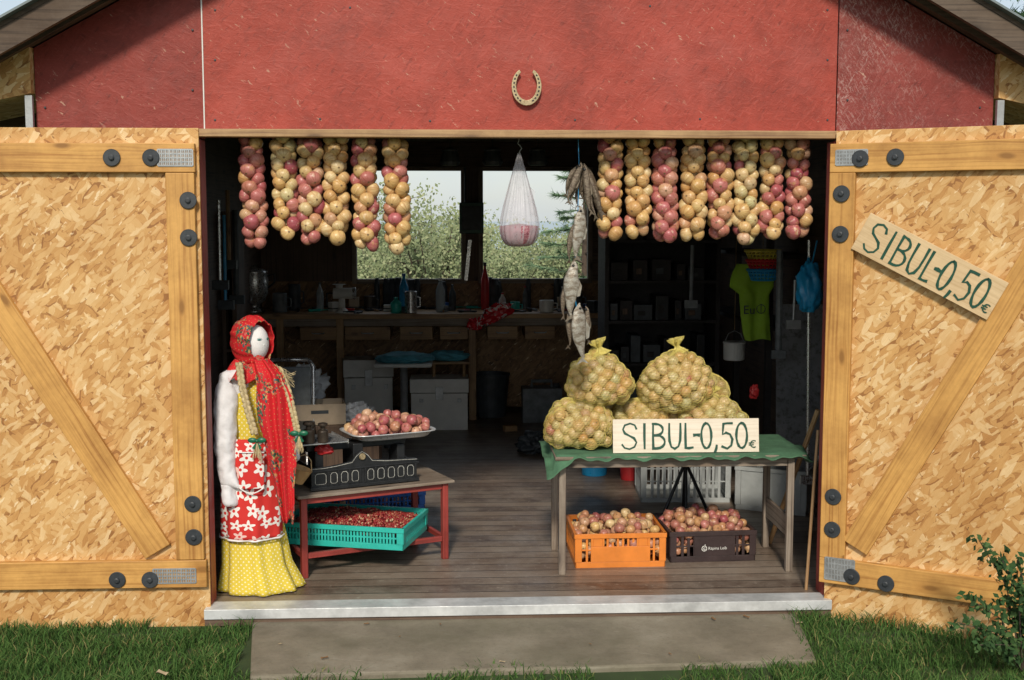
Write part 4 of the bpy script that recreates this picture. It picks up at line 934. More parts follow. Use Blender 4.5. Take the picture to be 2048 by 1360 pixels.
p=W(506,600,9.9); q=MB(Tr((p.x,9.95,bz))); q.lathe([(0,0),(.08,0),(.08,.02),(.05,.04),(.05,.07),(.09,.10),(.115,.16),(.12,.26),(.11,.33),(.115,.34),(.08,.36),(.03,.37),(.03,.39),(0,.395)],M_steel,seg=28)
q.tube([(.11,0,.2),(.17,0,.25),(.17,0,.32),(.11,0,.30)],.008,M_blk); q.tube([(-.11,0,.2),(-.17,0,.25),(-.17,0,.32),(-.11,0,.30)],.008,M_blk); q.tube([(0,-.11,.13),(0,-.16,.12),(0,-.165,.09)],.01,M_steel); q.build('samovar',label='polished steel samovar on the workbench',category='samovar',smooth=True)
p=W(684,620,9.9); q=MB(Tr((p.x,9.9,bz))); q.lathe([(0,0),(.06,0),(.05,.02),(.028,.04),(.025,.12),(.0,.12)],M_white,seg=20); q.tube([(-.07,0,.16),(.09,0,.16)],.045,M_white,16); q.tube([(.09,0,.16),(.115,0,.16)],.05,M_steel,16); q.tube([(-.02,0,.16),(-.02,0,.23),(-.02,0,.235)],[.022,.03,.06],M_white,16); q.tube([(-.07,0,.16),(-.12,0,.16),(-.12,-.02,.06)],.009,M_blk); q.build('meat_grinder',label='white enamel meat grinder clamped on the workbench',category='grinder',bevel=.002)
def can(px,Y,r,h,m,name,lab,cat):
    p=W(px,620,Y); q=MB(Tr((p.x,Y,bz))); q.lathe([(0,0),(r*.96,0),(r,.005),(r,h*.96),(r*.9,h),(r*.86,h),(r*.84,h*.9),(0,h*.9)],m,seg=22)
    q.tube([(r*.95,0,h*.75),(r*1.5,0,h*.7),(r*1.5,0,h*.3),(r*.95,0,h*.25)],r*.12,m,6); q.build(name,label=lab,category=cat,smooth=False,bevel=.001)
can(822,9.85,.05,.18,M_steel,'steel_mug','tall steel mug on the workbench','mug')
can(1093,9.9,.06,.1,M_white,'enamel_mug','white enamel mug on the workbench','mug')
can(1030,10.0,.04,.08,M_teal,'green_mug','small green mug on the workbench','mug')
can(560,10.0,.06,.16,M_dark2,'paint_can','dark paint can on the workbench','can'); can(590,10.2,.05,.22,M_dark,'paint_can','tall dark paint can on the workbench','can')
can(740,10.2,.05,.12,M_brass,'paint_can','brown paint can on the workbench','can'); can(1150,10.1,.06,.15,M_dark2,'paint_can','grey paint can on the workbench','can')
random.seed(5)
for i in range(60):
    px=U(600,1200); Y=U(9.80,10.36); p=W(px,610,Y); q=MB(Tr((p.x,Y,bz))@Rz(U(0,180))); k=i%4
    if k==0: q.tube([(-.08,0,.012),(.02,0,.012),(.03,0,.012),(.12,0,.012)],[.012,.012,.004,.004],random.choice([M_redp,M_dark,M_yelp,M_dark2,M_teal])); nm='screwdriver'
    elif k==1: q.tube([(-.1,0,.012),(.08,.01,.012)],.009,M_pineO); q.box(.07,.09,-.05,.05,0,.03,M_blk); nm='hammer'
    elif k==2: q.box(-.04,.04,-.03,.03,0,U(.04,.11),random.choice([M_dark,M_card,M_blue,M_dark2,M_white])); q.box(-.042,.042,-.032,.032,.02,.03,M_dark); nm='small_box'
    else: q.tube([(-.06,-.02,.01),(0,0,.012),(.06,-.02,.01)],.007,M_redp if R()<.3 else M_blk); q.tube([(-.06,.02,.01),(0,0,.012),(.06,.02,.01)],.007,M_blk); q.box(.055,.085,-.025,.025,.0,.02,M_blk); nm='pliers'
    q.build(nm,label={'screwdriver':'screwdriver lying on the workbench','hammer':'wooden handled hammer on the workbench','small_box':'small box of parts on the workbench','pliers':'dark pliers lying on the workbench'}[nm],category=nm.replace('_',' '),group='tools on the workbench',bevel=.002)
for i in range(16):
    px=U(715,1170)
    if 915<px<970: continue
    p=W(px,560,YB-.1); q=MB(Tr((p.x,YB-.10,bz))); h=(zb-bz)+U(.0,.05); r=U(.02,.05)
    q.lathe([(0,0),(r,0),(r,h*.8),(r*.7,h*.9),(r*.7,h),(0,h)],M_dark,seg=12); q.build('jar',label='dark jar standing under the window',category='jar',group='jars under the windows',bevel=.002)
p0,p1=W(919,467,YB-.09),W(967,405,YB-.09); q=MB(); q.box(p0.x,p1.x,YB-.13,YB-.002,p0.z,p1.z,simple('dark_green_enamel',(.03,.11,.075),.45)); q.box(p0.x+.02,p1.x-.02,YB-.14,YB-.131,p0.z+.03,p1.z-.03,M_dark); q.tube([(p0.x+.05,YB-.07,p1.z),(p0.x+.05,YB-.07,p1.z+.3)],.01,M_dark); q.build('electrical_box',label='dark green electrical box between the windows',category='electrical box',bevel=.008)
p0=W(940,480,YB-.05); q=MB(Tr(p0)); q.box(-.015,.015,-.01,.01,-.35,0,M_steel,Ry(6)); q.box(-.02,.02,-.02,.0,0,.1,M_dkw,Ry(6)); q.build('hand_saw',label='steel blade tool hanging between windows',category='tool')
p=W(992,628,yb0-.06); crumple('foil_bag',(p.x,yb0-.05,p.z),(.14,.04,.07),M_foil,'crumpled red and white foil bag on bench edge','bag',.5,12,None,Ry(-25))
crumple('foil_bag',(p.x-.17,yb0-.05,p.z-.09),(.06,.035,.05),M_foil,'small crumpled foil bag hanging off bench','bag',.5,12)
p=Vector((W(808,760,9.3).x,9.3,0)); sz=W(808,722,9.3).z
e=root('stool',(p.x,p.y,0),'pedestal stool with blue cushion','stool')
q=MB(Tr((p.x,p.y,0))); q.lathe([(0,0),(.18,0),(.18,.015),(.05,.04),(.03,.06),(.028,sz-.03),(.0,sz-.03)],M_galv,seg=20); q.build('pedestal',e,smooth=True)
q=MB(Tr((p.x,p.y,sz-.03))); q.box(-.22,.22,-.2,.2,0,.03,M_white); q.build('seat',e,bevel=.01)
crumple('cushion',(p.x,p.y-.03,sz+.03),(.22,.2,.045),M_cush,'flattened blue cushion on the stool','cushion',.25,8)
p=Vector((W(898,760,9.55).x,9.55,0)); sz=W(898,720,9.55).z
e=root('stool',(p.x,p.y,0),'low wooden stool under the bench','stool')
q=MB(Tr(p))
for x in (-.13,.13):
    for y_ in (-.1,.1): q.tube([(x,y_,0),(x*.9,y_*.9,sz-.02)],.013,M_pineO,8)
q.build('leg',e); q=MB(Tr(p)); q.box(-.16,.16,-.13,.13,sz-.02,sz,M_pineO); q.build('seat',e,bevel=.004)
crumple('cushion',(p.x,p.y,sz+.035),(.16,.12,.045),M_cush,'folded teal cloth on a low stool','cloth',.3,10)
def chest(px0,px1,pyt,pyb,Y,lab,rot=0):
    w=(px1-px0)*Y/F; p=W((px0+px1)/2,pyb,Y); h=W(0,pyt,Y).z; q=MB(Tr((p.x,Y,0))@Rz(rot))
    q.box(-w/2,w/2,0,.3,0,h*.72,M_white); q.box(-w/2-.008,w/2+.008,-.008,.308,h*.735,h,M_white); q.box(-.03,.03,-.018,-.009,h*.6,h*.85,M_galv)
    for x in (-w*.35,w*.32): q.box(x,x+.03,-.014,-.0085,h*.55,h*.62,M_galv)
    q.build('storage_chest',label=lab,category='chest',bevel=.008)
chest(822,936,764,838,9.30,'pale metal storage chest with latch on floor'); chest(690,786,724,836,9.6,'white metal storage chest on floor',6)
bucket(982,838,.16,.36,M_dark,'black plastic bin on floor')
p=Vector((W(1085,800,9.6).x,9.6,0)); q=MB(Tr(p)); q.box(-.16,.16,0,.2,0,.28,M_dark2); q.tube([(-.08,.1,.28),(-.08,.1,.33),(.08,.1,.33),(.08,.1,.28)],.015,M_dark2); q.tube([(.12,.1,.28),(.12,.1,.31)],.025,M_dark); q.build('jerry_can',label='dark jerry can with handle on floor',category='canister',bevel=.02)
p=G(1070,905); crumple('cable_heap',(p.x,p.y,.06),(.12,.1,.08),M_dark,'dark heap of cable on floorboards','cable',.6,12)
p=G(1020,862); q=MB(Tr((p.x,p.y,0))@Rz(20)); q.box(-.05,.05,-.03,.03,0,.045,M_pineO); q.build('wood_offcut',label='small wood offcut on floorboards',category='wood',bevel=.004)
p=W(580,740,6.9); e=root('chair',(p.x,6.9,0),'steel framed chair with pale back','chair')
q=MB(Tr((p.x,6.9,0)))
for x in (-.13,.13): q.tube([(x,0,0),(x,0,.45),(x,.03,.80),(x+(.03 if x<0 else -.03),.03,.84)],.011,M_steel); q.tube([(x,-.35,0),(x,-.33,.43),(x,0,.45)],.011,M_steel)
q.tube([(-.10,.03,.84),(.10,.03,.84)],.011,M_steel); q.build('frame',e,smooth=True)
q=MB(Tr((p.x,6.9,0))); q.box(-.115,.115,.01,.03,.55,.8,M_dark2); q.build('backrest',e,bevel=.008)
q=MB(Tr((p.x,6.9,0))); q.box(-.14,.14,-.34,.0,.455,.49,M_dark); q.build('seat',e,bevel=.012)
for (px,pyt,pyb,Y,m,r) in [(437,400,560,7.5,M_steel,.012),(448,430,600,7.6,M_lblue,.01),(455,380,520,8.0,M_pineO,.014),(470,420,590,8.2,M_dark,.02)]:
    a0,b0=W(px,pyt,Y),W(px+3,pyb,Y); q=MB(); q.tube([a0,b0],r,m); q.box(a0.x-.05,a0.x+.05,Y-.02,Y+.02,b0.z-.06,b0.z-.002,M_dark); q.build('garden_tool',label='long handled tool leaning in dark shed corner',category='tool',group='tools leaning in the shed')
e=root('shelf_unit',(W(500,700,9.0).x,9.0,0),'dark wooden shelf beside the workbench','shelf')
x0,x1=xl+.08,W(470,0,8.9).x
q=MB()
for x in (x0,x1): q.box(x-.015,x+.015,8.6,8.95,0,1.7,M_dkw)
for z in (.3,.7,1.05,1.4,1.68): q.box(x0+.016,x1-.016,8.6,8.95,z,z+.02,M_dkw)
q.build('frame',e)
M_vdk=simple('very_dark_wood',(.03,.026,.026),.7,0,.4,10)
e=root('shelf_unit',(W(1320,700,8.4).x,8.4,0),'dark shelf unit packed with tools','shelf')
x0,x1=W(1215,0,8.4).x,W(1440,0,8.4).x
q=MB()
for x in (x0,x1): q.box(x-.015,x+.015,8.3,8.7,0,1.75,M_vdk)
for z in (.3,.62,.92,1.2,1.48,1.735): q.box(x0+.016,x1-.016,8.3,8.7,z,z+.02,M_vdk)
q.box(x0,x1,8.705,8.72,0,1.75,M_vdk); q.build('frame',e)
for z in (.32,.64,.94,1.22,1.5):
    x=x0+.03
    while x<x1-.1:
        w=U(.04,.14); h=U(.08,.2); q=MB(); m=random.choice([M_vdk,M_dark,M_blk,M_vdk,M_vdk,M_dark,M_blk])
        q.box(x,min(x+w,x1-.02),8.34,8.6,z+.001,z+h,m); q.box(x+w*.2,min(x+w*.6,x1-.03),8.333,8.339,z+h*.3,z+h*.6,random.choice([M_dark,M_vdk,M_dark,M_dkw])); q.build('storage_box',label='dark box of hardware on the shelf',category='box',group='boxes on the dark shelf',bevel=.003); x+=w+U(.01,.05)
Yk=7.0
for i,(m,lab) in enumerate([(M_lblue,'blue'),(M_redp,'red'),(M_yelp,'yellow')]):
    p=W(1526,560-i*19,Yk); q=MB(Tr((p.x,Yk,p.z))); r=.085+.006*i
    n=22
    for j in range(n):
        a=j/n*6.283; q.tube([(r*.8*math.cos(a),r*.8*math.sin(a),0),(r*1.05*math.cos(a),r*1.05*math.sin(a),.06)],.0035,m,5)
    for zz,rr_ in ((.0,.8),(.02,.88),(.04,.97),(.06,1.08)): q.tube([(r*rr_*math.cos(t/20*6.283),r*rr_*math.sin(t/20*6.283),zz) for t in range(21)],.0045 if zz<.05 else .009,m,6)
    q.build('plastic_basket',label=lab+' plastic strainer basket in a hanging stack',category='basket',group='stacked plastic baskets')
q=MB(); p=W(1526,503,Yk); q.tube([p,p+Vector((0,0,.8))],.002,M_twine,5); q.build('string',label='cord holding the stacked baskets',category='string')
Ys=7.15
def lerpl(L_,v):
    i=v*(len(L_)-1); k=min(len(L_)-2,int(i)); f=i-k; return L_[k]*(1-f)+L_[k+1]*f
def ts(u,v):
    xa=lerpl([1474,1466,1461,1460,1479,1480,1481,1482,1484,1486,1490],v); xb=lerpl([1536,1545,1548,1546,1538,1538,1538,1539,1540,1541,1542],v)
    w=W(xa+(xb-xa)*u,528+v*152+2*math.sin(u*7)*v,Ys); w.y+=.009*math.sin(u*11+v*3)+.006*noise.noise(Vector((u*5,v*6,3))); return w
q=MB(); q.grid(ts,40,50,M_lime); o=q.build('t_shirt',label='lime green t-shirt hanging from a hook',category='t-shirt',smooth=True,solid=.003)
textobj('Eu',.075,Tr(W(1486,628,Ys-.03))@Rx(90),o,M_dark)
q=MB(Tr(W(1522,618,Ys-.032))); q.strip(arc(0,0,.026,.026,0,360,20),.004,M_dark,0); q.strip([(0,-.02),(0,.03)],.004,M_dark,-.0005); q.build('emblem',o)
p=W(1620,580,6.0); crumple('blue_bag',(p.x,6.0,p.z),(.065,.06,.14),M_lblue,'bright blue cloth bag hanging on the wall','bag',.35,8)
q=MB(); q.tube([(p.x,6.0,p.z+.1),(p.x+.03,6.0,p.z+.25)],.004,M_lblue,5); q.build('string',label='blue drawstring of the hanging bag',category='string')
p=W(1468,720,7.6); q=MB(Tr((p.x,7.6,p.z))); q.lathe([(0,0),(.06,0),(.068,.005),(.07,.11),(.075,.115),(.07,.12),(0,.12)],M_white,seg=24); q.tube([(-.07,0,.1),(-.04,-.0,.17),(0,0,.19),(.04,0,.17),(.07,0,.1)],.003,M_galv,5); q.tube([(0,0,.19),(0,0,.9)],.002,M_twine,5); q.build('enamel_pail',label='small white pail hanging by its handle',category='pail')
a0,a1=W(1560,640,6.9).x,W(1625,640,6.9).x; q=MB(Tr((a0,6.9,0))@Rx(-4)); q.box(0,.36,0,.012,0,1.15,M_ply); q.build('plywood_sheet',label='grey scuffed plywood sheet leaning on wall',category='board')
q=MB(); q.tube([G(1530,1120)+Vector((.1,.3,0)),W(1636,820,5.7)],.013,M_pineO); q.build('broom_handle',label='wooden pole leaning near the doorway',category='pole')
q=MB(); q.tube([G(1612,1180),W(1636,860,5.25)],.007,M_pineO); q.build('broom_handle',label='thin wooden pole leaning against the jamb',category='pole')
for (px,pt,pb_,Y,m,r) in [(1618,480,950,6.3,M_steel,.01),(1385,490,600,7.4,M_dark2,.012),(1560,500,700,6.8,M_dark2,.02),(1590,560,640,6.6,M_galv,.008)]:
    q=MB(); q.tube([W(px,pt,Y),W(px-3,pb_,Y)],r,m); b1=W(px-3,pb_,Y); q.box(b1.x-.04,b1.x+.04,Y-.01,Y+.01,b1.z-.05,b1.z-.001,m); q.build('garden_tool',label='hanging long handled tool on wall',category='tool',group='tools hanging on the side wall')
p=W(1508,785,6.8); crumple('red_glove',(p.x,6.8,p.z),(.025,.02,.045),M_redp,'small red glove hanging in the dark','glove',.5,8)
q=MB()
for z in (.95,1.4): q.box(xr-.36,xr-.062,7.4,9.2,z,z+.025,M_vdk)
for y_ in (7.45,8.3,9.1): q.box(xr-.34,xr-.30,y_,y_+.04,0,1.7,M_vdk)
q.build('wall_shelf',label='dark wall shelving along the side',category='shelf')
for px in (560,900,985,1075,1410):
    p=W(px,310,7.0); q=MB(Tr(p)); q.lathe([(0,-.06),(.05,-.06),(.06,-.04),(.045,.02),(.05,.03),(.02,.045),(0,.045)],M_dark,seg=14); q.tube([(0,0,.04),(0,0,.25)],.004,M_dark); q.build('lantern',label='dark lantern hanging under the ceiling',category='lantern',bevel=.003)

# ================================================================ DOLL
DY=5.34; dc=Vector((W(508,1185,DY).x,DY,0)); fd=Vector((.78,-.62,0)).normalized()
e=root('rag_doll',dc,'life-size cloth doll in red shawl and yellow skirt','doll')
def dw(px,py,Y=DY): return W(px,py,Y)
J=[]; E=[]; RR=[]
def j(p,r,par=None):
    J.append(Vector(p)); RR.append(r)
    if par is not None: E.append((par,len(J)-1))
    return len(J)-1
pel=j(dc+Vector((0,0,.62)),(.075,.068)); wst=j(dc+Vector((0,0,.72)),(.07,.062),pel); ches=j(dc+Vector((0,0,.86)),(.085,.07),wst); sho=j(dc+Vector((0,0,.95)),(.065,.055),ches)
nk=j(dc+Vector((.01,0,1.0)),(.036,.036),sho); hd1=j(dc+Vector((.02,-.01,1.06)),(.052,.054),nk); hd2=j(dc+Vector((.022,-.012,1.13)),(.058,.06),hd1); j(dc+Vector((.02,-.01,1.18)),(.04,.04),hd2)
r1=dw(456,760,5.28); r2=dw(450,830,5.24); r3=dw(450,900,5.22); r4=dw(453,948,5.20)
a=j(r1,(.052,.050),sho); a=j(r2,(.055,.053),a); a=j(r3,(.052,.050),a); a4=j(r4,(.033,.032),a); a=j(dw(458,985,5.19),(.040,.028),a4); j(dw(463,1015,5.18),(.032,.024),a); j(dw(482,978,5.17),(.015,.015),a4)
l1=dw(560,765,5.46); l2=dw(578,840,5.46); l3=dw(586,900,5.40)
a=j(l1,(.038,.038),sho); a=j(l2,(.036,.036),a); a=j(l3,(.028,.028),a); a=j(dw(590,925,5.38),(.03,.024),a)
me=bpy.data.meshes.new('body'); me.from_pydata([p-dc for p in J],E,[]); ob=bpy.data.objects.new('body',me); COL.objects.link(ob); ob.parent=e
ob.modifiers.new('skin','SKIN')
for i,sv in enumerate(me.skin_vertices[0].data): sv.radius=RR[i]; sv.use_root=(i==0)
ob.modifiers['skin'].use_smooth_shade=True; q_=ob.modifiers.new('s','SUBSURF'); q_.levels=4; q_.render_levels=4; me.materials.append(M_wcl)
tx=bpy.data.textures.new('wrinkles','CLOUDS'); tx.noise_scale=.05; tx.noise_depth=1; dm=ob.modifiers.new('wrinkles','DISPLACE'); dm.texture=tx; dm.strength=.015; dm.mid_level=.5
hc_=dc+Vector((.022,-.012,1.115)); fq=fd.to_track_quat('-Y','Z').to_matrix().to_4x4(); MH=Tr(hc_)@fq
q=MB(MH); q.ball((0,-.014,-.012),(.062,.058,.082),M_skinw,seg=28,rings=18); q.ball((0,-.0695,-.016),(.005,.004,.007),M_skinw); q.build('face',e,smooth=True)
M_eye=simple('eye_green',(.08,.30,.27),.5)
for s_ in (-1,1):
    q=MB(MH@Tr((s_*.024,-.0675,.008))@Rz(s_*22)); q.ball((0,0,0),(.0095,.002,.0045),M_eye,seg=16); q.ball((0,-.0015,0),(.0022,.0012,.0022),M_blk,seg=8); q.tube([(-.012,-.001,.003),(-.006,-.002,.0065),(.006,-.002,.0065),(.012,-.001,.003)],.0006,M_brass,5); q.build('eye',e,smooth=True)
q=MB(MH); q.tube([(-.009,-.062,-.046),(0,-.0645,-.048),(.009,-.062,-.046)],[.0008,.0012,.0008],M_redp,6); q.build('mouth',e,smooth=True)
q=MB(MH)
def hood(u,v):
    a=u*6.283; ph=math.radians(54+126*v)
    rr_=math.sin(ph); y_=-math.cos(ph)
    k=1+.07*math.sin(a*5+v*3)*v+.035*math.sin(a*11+v*4)+.02*math.sin(a*19+v*9)
    x=.087*rr_*math.cos(a)*k; z=.103*rr_*math.sin(a)*k
    if z<0: z*=1.0+.25*(1-v)
    return (x,.104*y_+.004,z+.004)
q.grid(hood,84,24,M_scarf,True,None,.55,.25); q.build('headscarf',e,smooth=True,solid=.004)
q=MB(Tr(dc))
def cape(u,v):
    a=-u*6.283; d=Vector((math.cos(a),math.sin(a),0)); r=.050+.088*v**.8; k=1+.10*math.sin(a*7+2*v)*v+.04*math.sin(a*13+v*4)
    bk=max(0,-(d.dot(fd)))
    return (d.x*r*k*1.0+.008,d.y*r*k*.85-.01,1.03-.085*v-.06*v*v*bk+.010*math.sin(a*9))
q.grid(cape,90,14,M_scarf,True,None,.9,.25); q.build('shawl',e,smooth=True,solid=.004)
kp=dw(518,720,5.22); crumple('shawl_knot',kp,(.024,.02,.020),M_scarf,None,None,.4,9,e)
def ribbon(name,st,m,par,us=1,vs_=1,fold=.01,nf=4,seg=16):
    q=MB(); n=len(st)-1
    def fn(u,v):
        i=v*n; k_=min(n-1,int(i)); f=i-k_
        A0,B0=st[k_],st[k_+1]; px=A0[0]*(1-f)+B0[0]*f; py=A0[1]*(1-f)+B0[1]*f; w=A0[2]*(1-f)+B0[2]*f; Y=A0[3]*(1-f)+B0[3]*f
        w*=1+.05*math.sin(v*22)
        p=W(px+(u-.5)*w,py,Y); p.y+=fold*(math.sin(u*6.283*nf*.5+v*3)+.5*math.sin(u*23+v*8))-.006*math.sin(math.pi*u)*2; p.z+=.012*math.sin(u*9+2)*v; return p
    q.grid(fn,seg,n*8,m,False,None,us,vs_); return q.build(name,par,smooth=True,solid=.003)
ribbon('shawl_end',[(520,718,36,5.215),(538,750,60,5.18),(548,790,72,5.165),(554,850,74,5.155),(562,900,62,5.15),(567,950,48,5.15),(572,1000,36,5.15),(576,1042,22,5.15)],M_scarf,e,.18,.75,.012,5,32)
def loft(name,rings,m,a0=0,a1=6.2832,fold=0,nf=12,us=1,vs_=1,nu=72,nv=24,parent=e,off=0,solid=.003):
    q=MB(Tr(dc)); n=len(rings)-1; closed=abs(a1-a0)>6.28
    def fn(u,v):
        i=v*n; k_=min(n-1,int(i)); f=i-k_; A0,B0=rings[k_],rings[k_+1]; L_=[A0[t]*(1-f)+B0[t]*f for t in range(5)]
        a=a0+(a1-a0)*u; fo=1+fold*v*(math.sin(a*nf+1)+.5*math.sin(a*nf*1.7+v*2)+.6*noise.noise(Vector((a*3,v*4,0))))
        return (L_[0]+(L_[2]+off)*math.cos(a)*fo,L_[1]+(L_[3]+off)*math.sin(a)*fo,L_[4])
    q.grid(fn,nu,nv,m,closed,None,us,vs_); return q.build(name,parent,smooth=True,solid=solid)
loft('bodice',[(.01,0,.078,.07,.955),(.008,0,.102,.088,.88),(0,0,.096,.086,.78),(0,0,.100,.088,.67)],M_ydot,fold=.03,us=.65,vs_=.3)
sk=[(0,0,.092,.084,.70),(0,0,.112,.104,.60),(.0,0,.122,.118,.45),(.0,0,.134,.132,.28),(.014,-.010,.152,.146,.12),(.034,-.014,.190,.165,.006)]
loft('skirt',sk,M_ydot,fold=.05,nf=9,us=1.0,vs_=.72,nu=160,nv=36)
loft('apron',[(0,0,.112,.105,.69),(.008,-.01,.116,.117,.60),(.008,-.01,.127,.130,.45),(.008,-.012,.131,.137,.33),(.008,-.012,.130,.138,.25)],M_apron,math.radians(188),math.radians(345),fold=.04,nf=9,us=.42,vs_=.46,off=.014)
loft('apron_hem',[(.008,-.012,.134,.142,.252),(.008,-.012,.136,.144,.246)],M_skinw,math.radians(188),math.radians(345),fold=.035,nf=9,off=.0155,nv=3)
q=MB()
def pk(u,v): return W(478+50*u,905+72*v,5.168-.012*math.sin(math.pi*u))
q.grid(pk,8,8,M_apron,False,None,.11,.16); q.tube([W(478+50*t/6,905,5.161-.012*math.sin(math.pi*t/6)) for t in range(7)],.002,M_skinw,5); q.tube([W(480+46*t/8,977+10*math.sin(math.pi*t/8),5.163) for t in range(9)],.002,M_skinw,5); q.build('pocket',e,solid=.002)
def plait(pts,r,par):
    q=MB(); n=len(pts)-1; N=44
    for s_ in range(3):
        P=[]
        for i in range(N+1):
            t=i/N*n; k_=min(n-1,int(t)); f=t-k_; c=W(*[pts[k_][a]*(1-f)+pts[k_+1][a]*f for a in range(3)])
            ph=i/N*6.283*4.5+s_*2.094; P.append(c+Vector((math.sin(ph)*r*.75,math.cos(ph*2)*r*.35,0)))
        q.tube(P,r*.62,M_straw,7)
    return q.build('straw_plait',par,smooth=True)
plait([(478,726,5.20),(484,770,5.17),(496,820,5.16),(510,868,5.15)],.013,e); plait([(558,735,5.22),(576,780,5.17),(588,830,5.15),(596,868,5.15)],.012,e)
M_rib=simple('green_satin',(.01,.14,.07),.35)
for px,py,Y in ((514,882,5.135),(598,868,5.14)):
    c=W(px,py,Y); q=MB(Tr(c))
    for s_ in (-1,1):
        q.ball((s_*.02,0,.003),(.02,.008,.012),M_rib,seg=12); q.add([(0,-.004,0),(s_*.022,-.006,-.03),(s_*.010,-.005,-.036)],[(0,1,2)],M_rib)
    q.ball((0,-.003,0),(.007,.008,.008),M_rib); q.build('bow',e,smooth=True)
    q=MB(Tr(c))
    for i in range(26): a=U(-.35,.35); q.tube([(0,0,-.005),(a*.03,U(-.004,.004),-.03),(a*.06+U(-.003,.003),U(-.006,.006),-.06-U(0,.03))],.0012,M_straw,4)
    q.build('straw_tuft',e)
q=MB()
for i in range(60):
    b_=W(550,735,5.22); q.tube([b_+Vector((U(-.01,.01),U(-.02,.02),U(-.03,.02))),b_+Vector((U(.02,.05),U(-.02,.02),-U(.01,.06))),b_+Vector((U(.03,.09),U(-.03,.03),-U(.02,.14)))],.001,M_straw,4)
q.build('straw_hair',e)
p=W(598,950,5.38); q=MB(Tr(p)@Ry(20)); q.lathe([(0,-.04),(.03,-.035),(.05,.03),(.052,.035),(.045,.03),(.0,-.02)],simple('birch_bark',(.45,.28,.12),.7),seg=12); q.tube([(-.05,0,.03),(-.03,0,.08),(0,0,.1),(.03,0,.08),(.05,0,.03)],.003,M_twine,5); q.build('birch_basket',label='small birch bark basket held by the doll',category='basket')

# ================================================================ VEGETATION
def leaf(q,p,n,s,m,asp=.45):
    n=n.normalized(); t=n.orthogonal().normalized(); t=Matrix.Rotation(U(0,6.28),3,n)@t; b_=n.cross(t)
    q.add([p-t*s*.5,p+b_*s*asp*.5,p+t*s*.5,p-b_*s*asp*.5],[(0,1,2,3)],m,[[(0,0)]*4])
def shrub(x,y,h,r,n,ls,m,name,lab,cat,z0=-.08,grp=None,asp=.45):
    e=root(name,(x,y,z0),lab,cat,grp); q=MB(); cl=[]
    for i in range(14):
        a=U(0,6.28); rr_=r*U(.2,.95); top=Vector((x+math.cos(a)*rr_,y+math.sin(a)*rr_,z0+h*U(.5,.97)))
        mid=Vector((x+math.cos(a)*rr_*.35,y+math.sin(a)*rr_*.35,z0+h*.35)); q.tube([(x,y,z0-.02),mid,top],[.03*h/3,.018*h/3,.005],M_bark,6)
        for t in (.0,.3,.6,.85,1.0):
            c=mid.lerp(top,t); cl.append((c,r*U(.18,.36)))
            sp=c+Vector((U(-1,1),U(-1,1),U(-.4,.5)))*r*.3; q.tube([c,sp],[.006,.002],M_bark,4); cl.append((sp,r*U(.12,.26)))
    q.build('trunk',e); q=MB()
    for _ in range(n):
        c,rr_=random.choice(cl); p=c+Vector((random.gauss(0,.5),random.gauss(0,.5),random.gauss(0,.45)))*rr_
        if p.z<z0: continue
        leaf(q,p,Vector((U(-1,1),U(-1.8,.2),U(-.3,1))),ls*U(.6,1.3),m,asp)
    q.build('crown',e)
for px,Y,h,r in [(735,19,1.35,1.1),(865,17,2.15,1.1),(800,22,1.6,1.3),(930,21,1.7,1.2),(1010,20,1.3,1.2),(1085,22,1.45,1.3),(690,21,1.5,1.2),(1150,20,1.5,1.1),(640,21,1.6,1.2),(1205,21,1.7,1.2),(970,24,1.45,1.4),(840,24,1.7,1.4)]:
    shrub(W(px,400,Y).x,Y,h,r,7000,.055,M_leafP,'shrub','green leafy shrub behind the shed','shrub',grp='shrubs behind the shed',asp=.6)
def conifer(x,y,h,r,n,m,lab):
    e=root('pine_tree',(x,y,-.08),lab,'tree'); q=MB(); q.tube([(x,y,-.1),(x,y,h*.5),(x,y,h)],[h*.02,h*.012,.005],M_bark,7)
    br=[]
    for i in range(60):
        z=h*(.08+.9*i/60); a=i*2.4; l=r*(1-i/60)*U(.75,1.1)+.08; t=Vector((x+math.cos(a)*l,y+math.sin(a)*l,z+l*U(-.1,.35))); q.tube([(x,y,z),t],[.012,.003],M_bark,4); br.append((Vector((x,y,z)),t))
    q.build('trunk',e); q=MB()
    for _ in range(n):
        a,b_=random.choice(br); t=U(.15,1)**.7; c=a.lerp(b_,t); d=(b_-a).normalized(); v=(d+Vector((U(-1,1),U(-1,1),U(-.9,.5)))*.9).normalized()*U(.06,.14)*(h/3)**.5; s=v.orthogonal().normalized()*.006*(h/3)
        q.add([c-s,c+s,c+v],[(0,1,2)],m,[[(0,0)]*3])
    q.build('crown',e)
conifer(W(1170,400,14.5).x,14.5,2.9,.85,9000,M_leafN,'young feathery pine outside the window')
conifer(6.1,12.5,5.5,1.8,16000,M_leafD,'dark tall pine beside the shed')
shrub(5.8,11,3.4,1.3,6000,.1,M_leafD,'leafy_bush','dark leafy bush beside the shed','bush')
shrub(-6.6,15,1.6,1.1,3000,.08,M_leafD,'leafy_bush','dark leafy bush beyond the shed','bush')
e=root('leafy_plant',G(2035,1345,-.08),'leafy green seedling growing beside the open door','plant')
q=MB(); q2=MB()
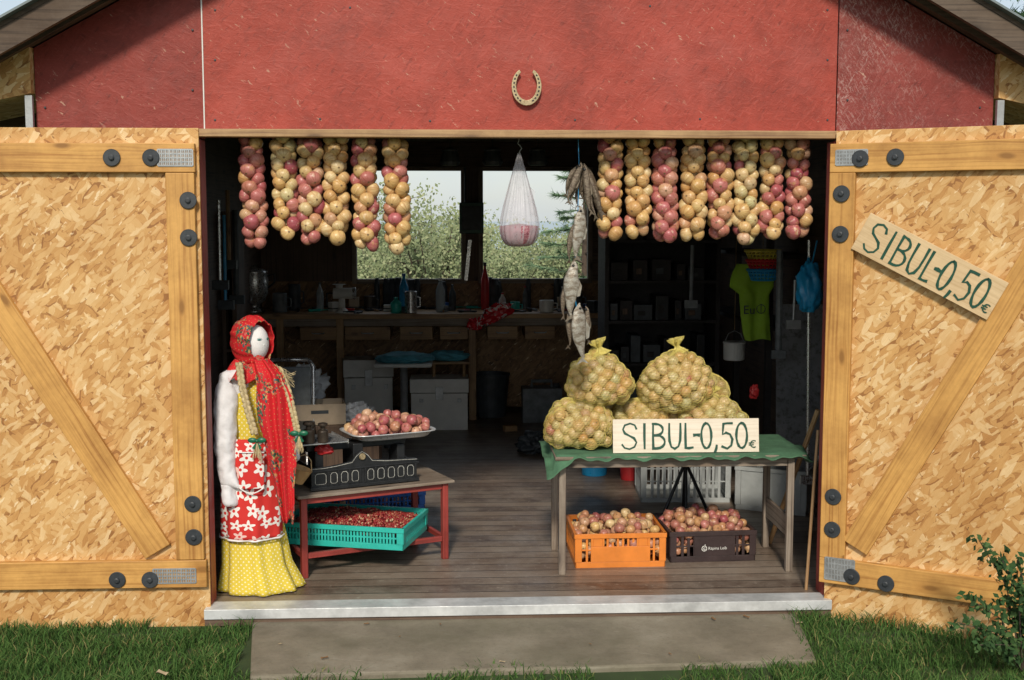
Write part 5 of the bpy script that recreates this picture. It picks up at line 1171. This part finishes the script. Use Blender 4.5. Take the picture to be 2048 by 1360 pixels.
for (tx_,tyy,Yt) in [(1955,1075,4.28),(2035,1120,4.25),(1935,1195,4.22),(1915,1245,4.2),(2000,1200,4.3),(2046,1180,4.2),(1960,1290,4.15),(2000,1110,4.2)]:
    b0=G(2045,1345,-.08); t0=W(tx_,tyy,Yt); md=b0.lerp(t0,.55)+Vector((.03,0,.05)); P=[b0.lerp(md,i/6) for i in range(6)]+[md.lerp(t0,i/6) for i in range(7)]
    q.tube(P,[.003]*6+[.0018]*7,M_bark,5)
    for i,p in enumerate(P[3:]):
        for _ in range(10):
            pp=p+Vector((U(-1,1),U(-1,1),U(-1,1)))*.028; leaf(q2,pp,Vector((U(-1,1),U(-1.5,0),U(-.2,1))),U(.018,.040),M_leafG,.55)
q.build('stem',e); q2.build('leaves',e)

# ================================================================ WORLD, SUN, CAMERA
w=bpy.data.worlds.new("World"); SC.world=w; w.use_nodes=True; nt=w.node_tree; bg=nt.nodes['Background']
sky=nt.nodes.new('ShaderNodeTexSky'); sky.sky_type='NISHITA'; sky.sun_disc=False; sky.sun_elevation=math.radians(36); sky.sun_rotation=math.radians(186); sky.air_density=1.0; sky.dust_density=1.0; sky.ozone_density=1.0
gc=nd(nt,'TexCoord').outputs['Generated']; cn=noi(nt,mapp(nt,gc,(0,0,0),(0,0,0),(2,2,6)),1.6,5,.6)
cm=mix(nt,ramp(nt,cn,[(.36,.45),(.62,.9)]),sky.outputs[0],(5.1,5.5,5.7))
nt.links.new(cm,bg.inputs[0]); bg.inputs[1].default_value=.135
sl=bpy.data.lights.new('sun','SUN'); sl.energy=3.0; sl.angle=math.radians(7); sl.color=(1,.90,.76)
so=bpy.data.objects.new('sun',sl); COL.objects.link(so); el=math.radians(36); az=math.radians(186)
sv=Vector((math.sin(az)*math.cos(el),math.cos(az)*math.cos(el),math.sin(el))); so.rotation_euler=sv.to_track_quat('Z','Y').to_euler(); so.location=(0,0,8)
cd=bpy.data.cameras.new('camera'); cd.lens=F/2048*36; cd.sensor_width=36; cd.clip_end=2000; cam=bpy.data.objects.new('camera',cd); COL.objects.link(cam)
cam.location=CAM; cam.rotation_euler=FW.to_track_quat('-Z','Y').to_euler(); SC.camera=cam
SC.view_settings.view_transform='Standard'; SC.view_settings.look='None'; SC.view_settings.exposure=0
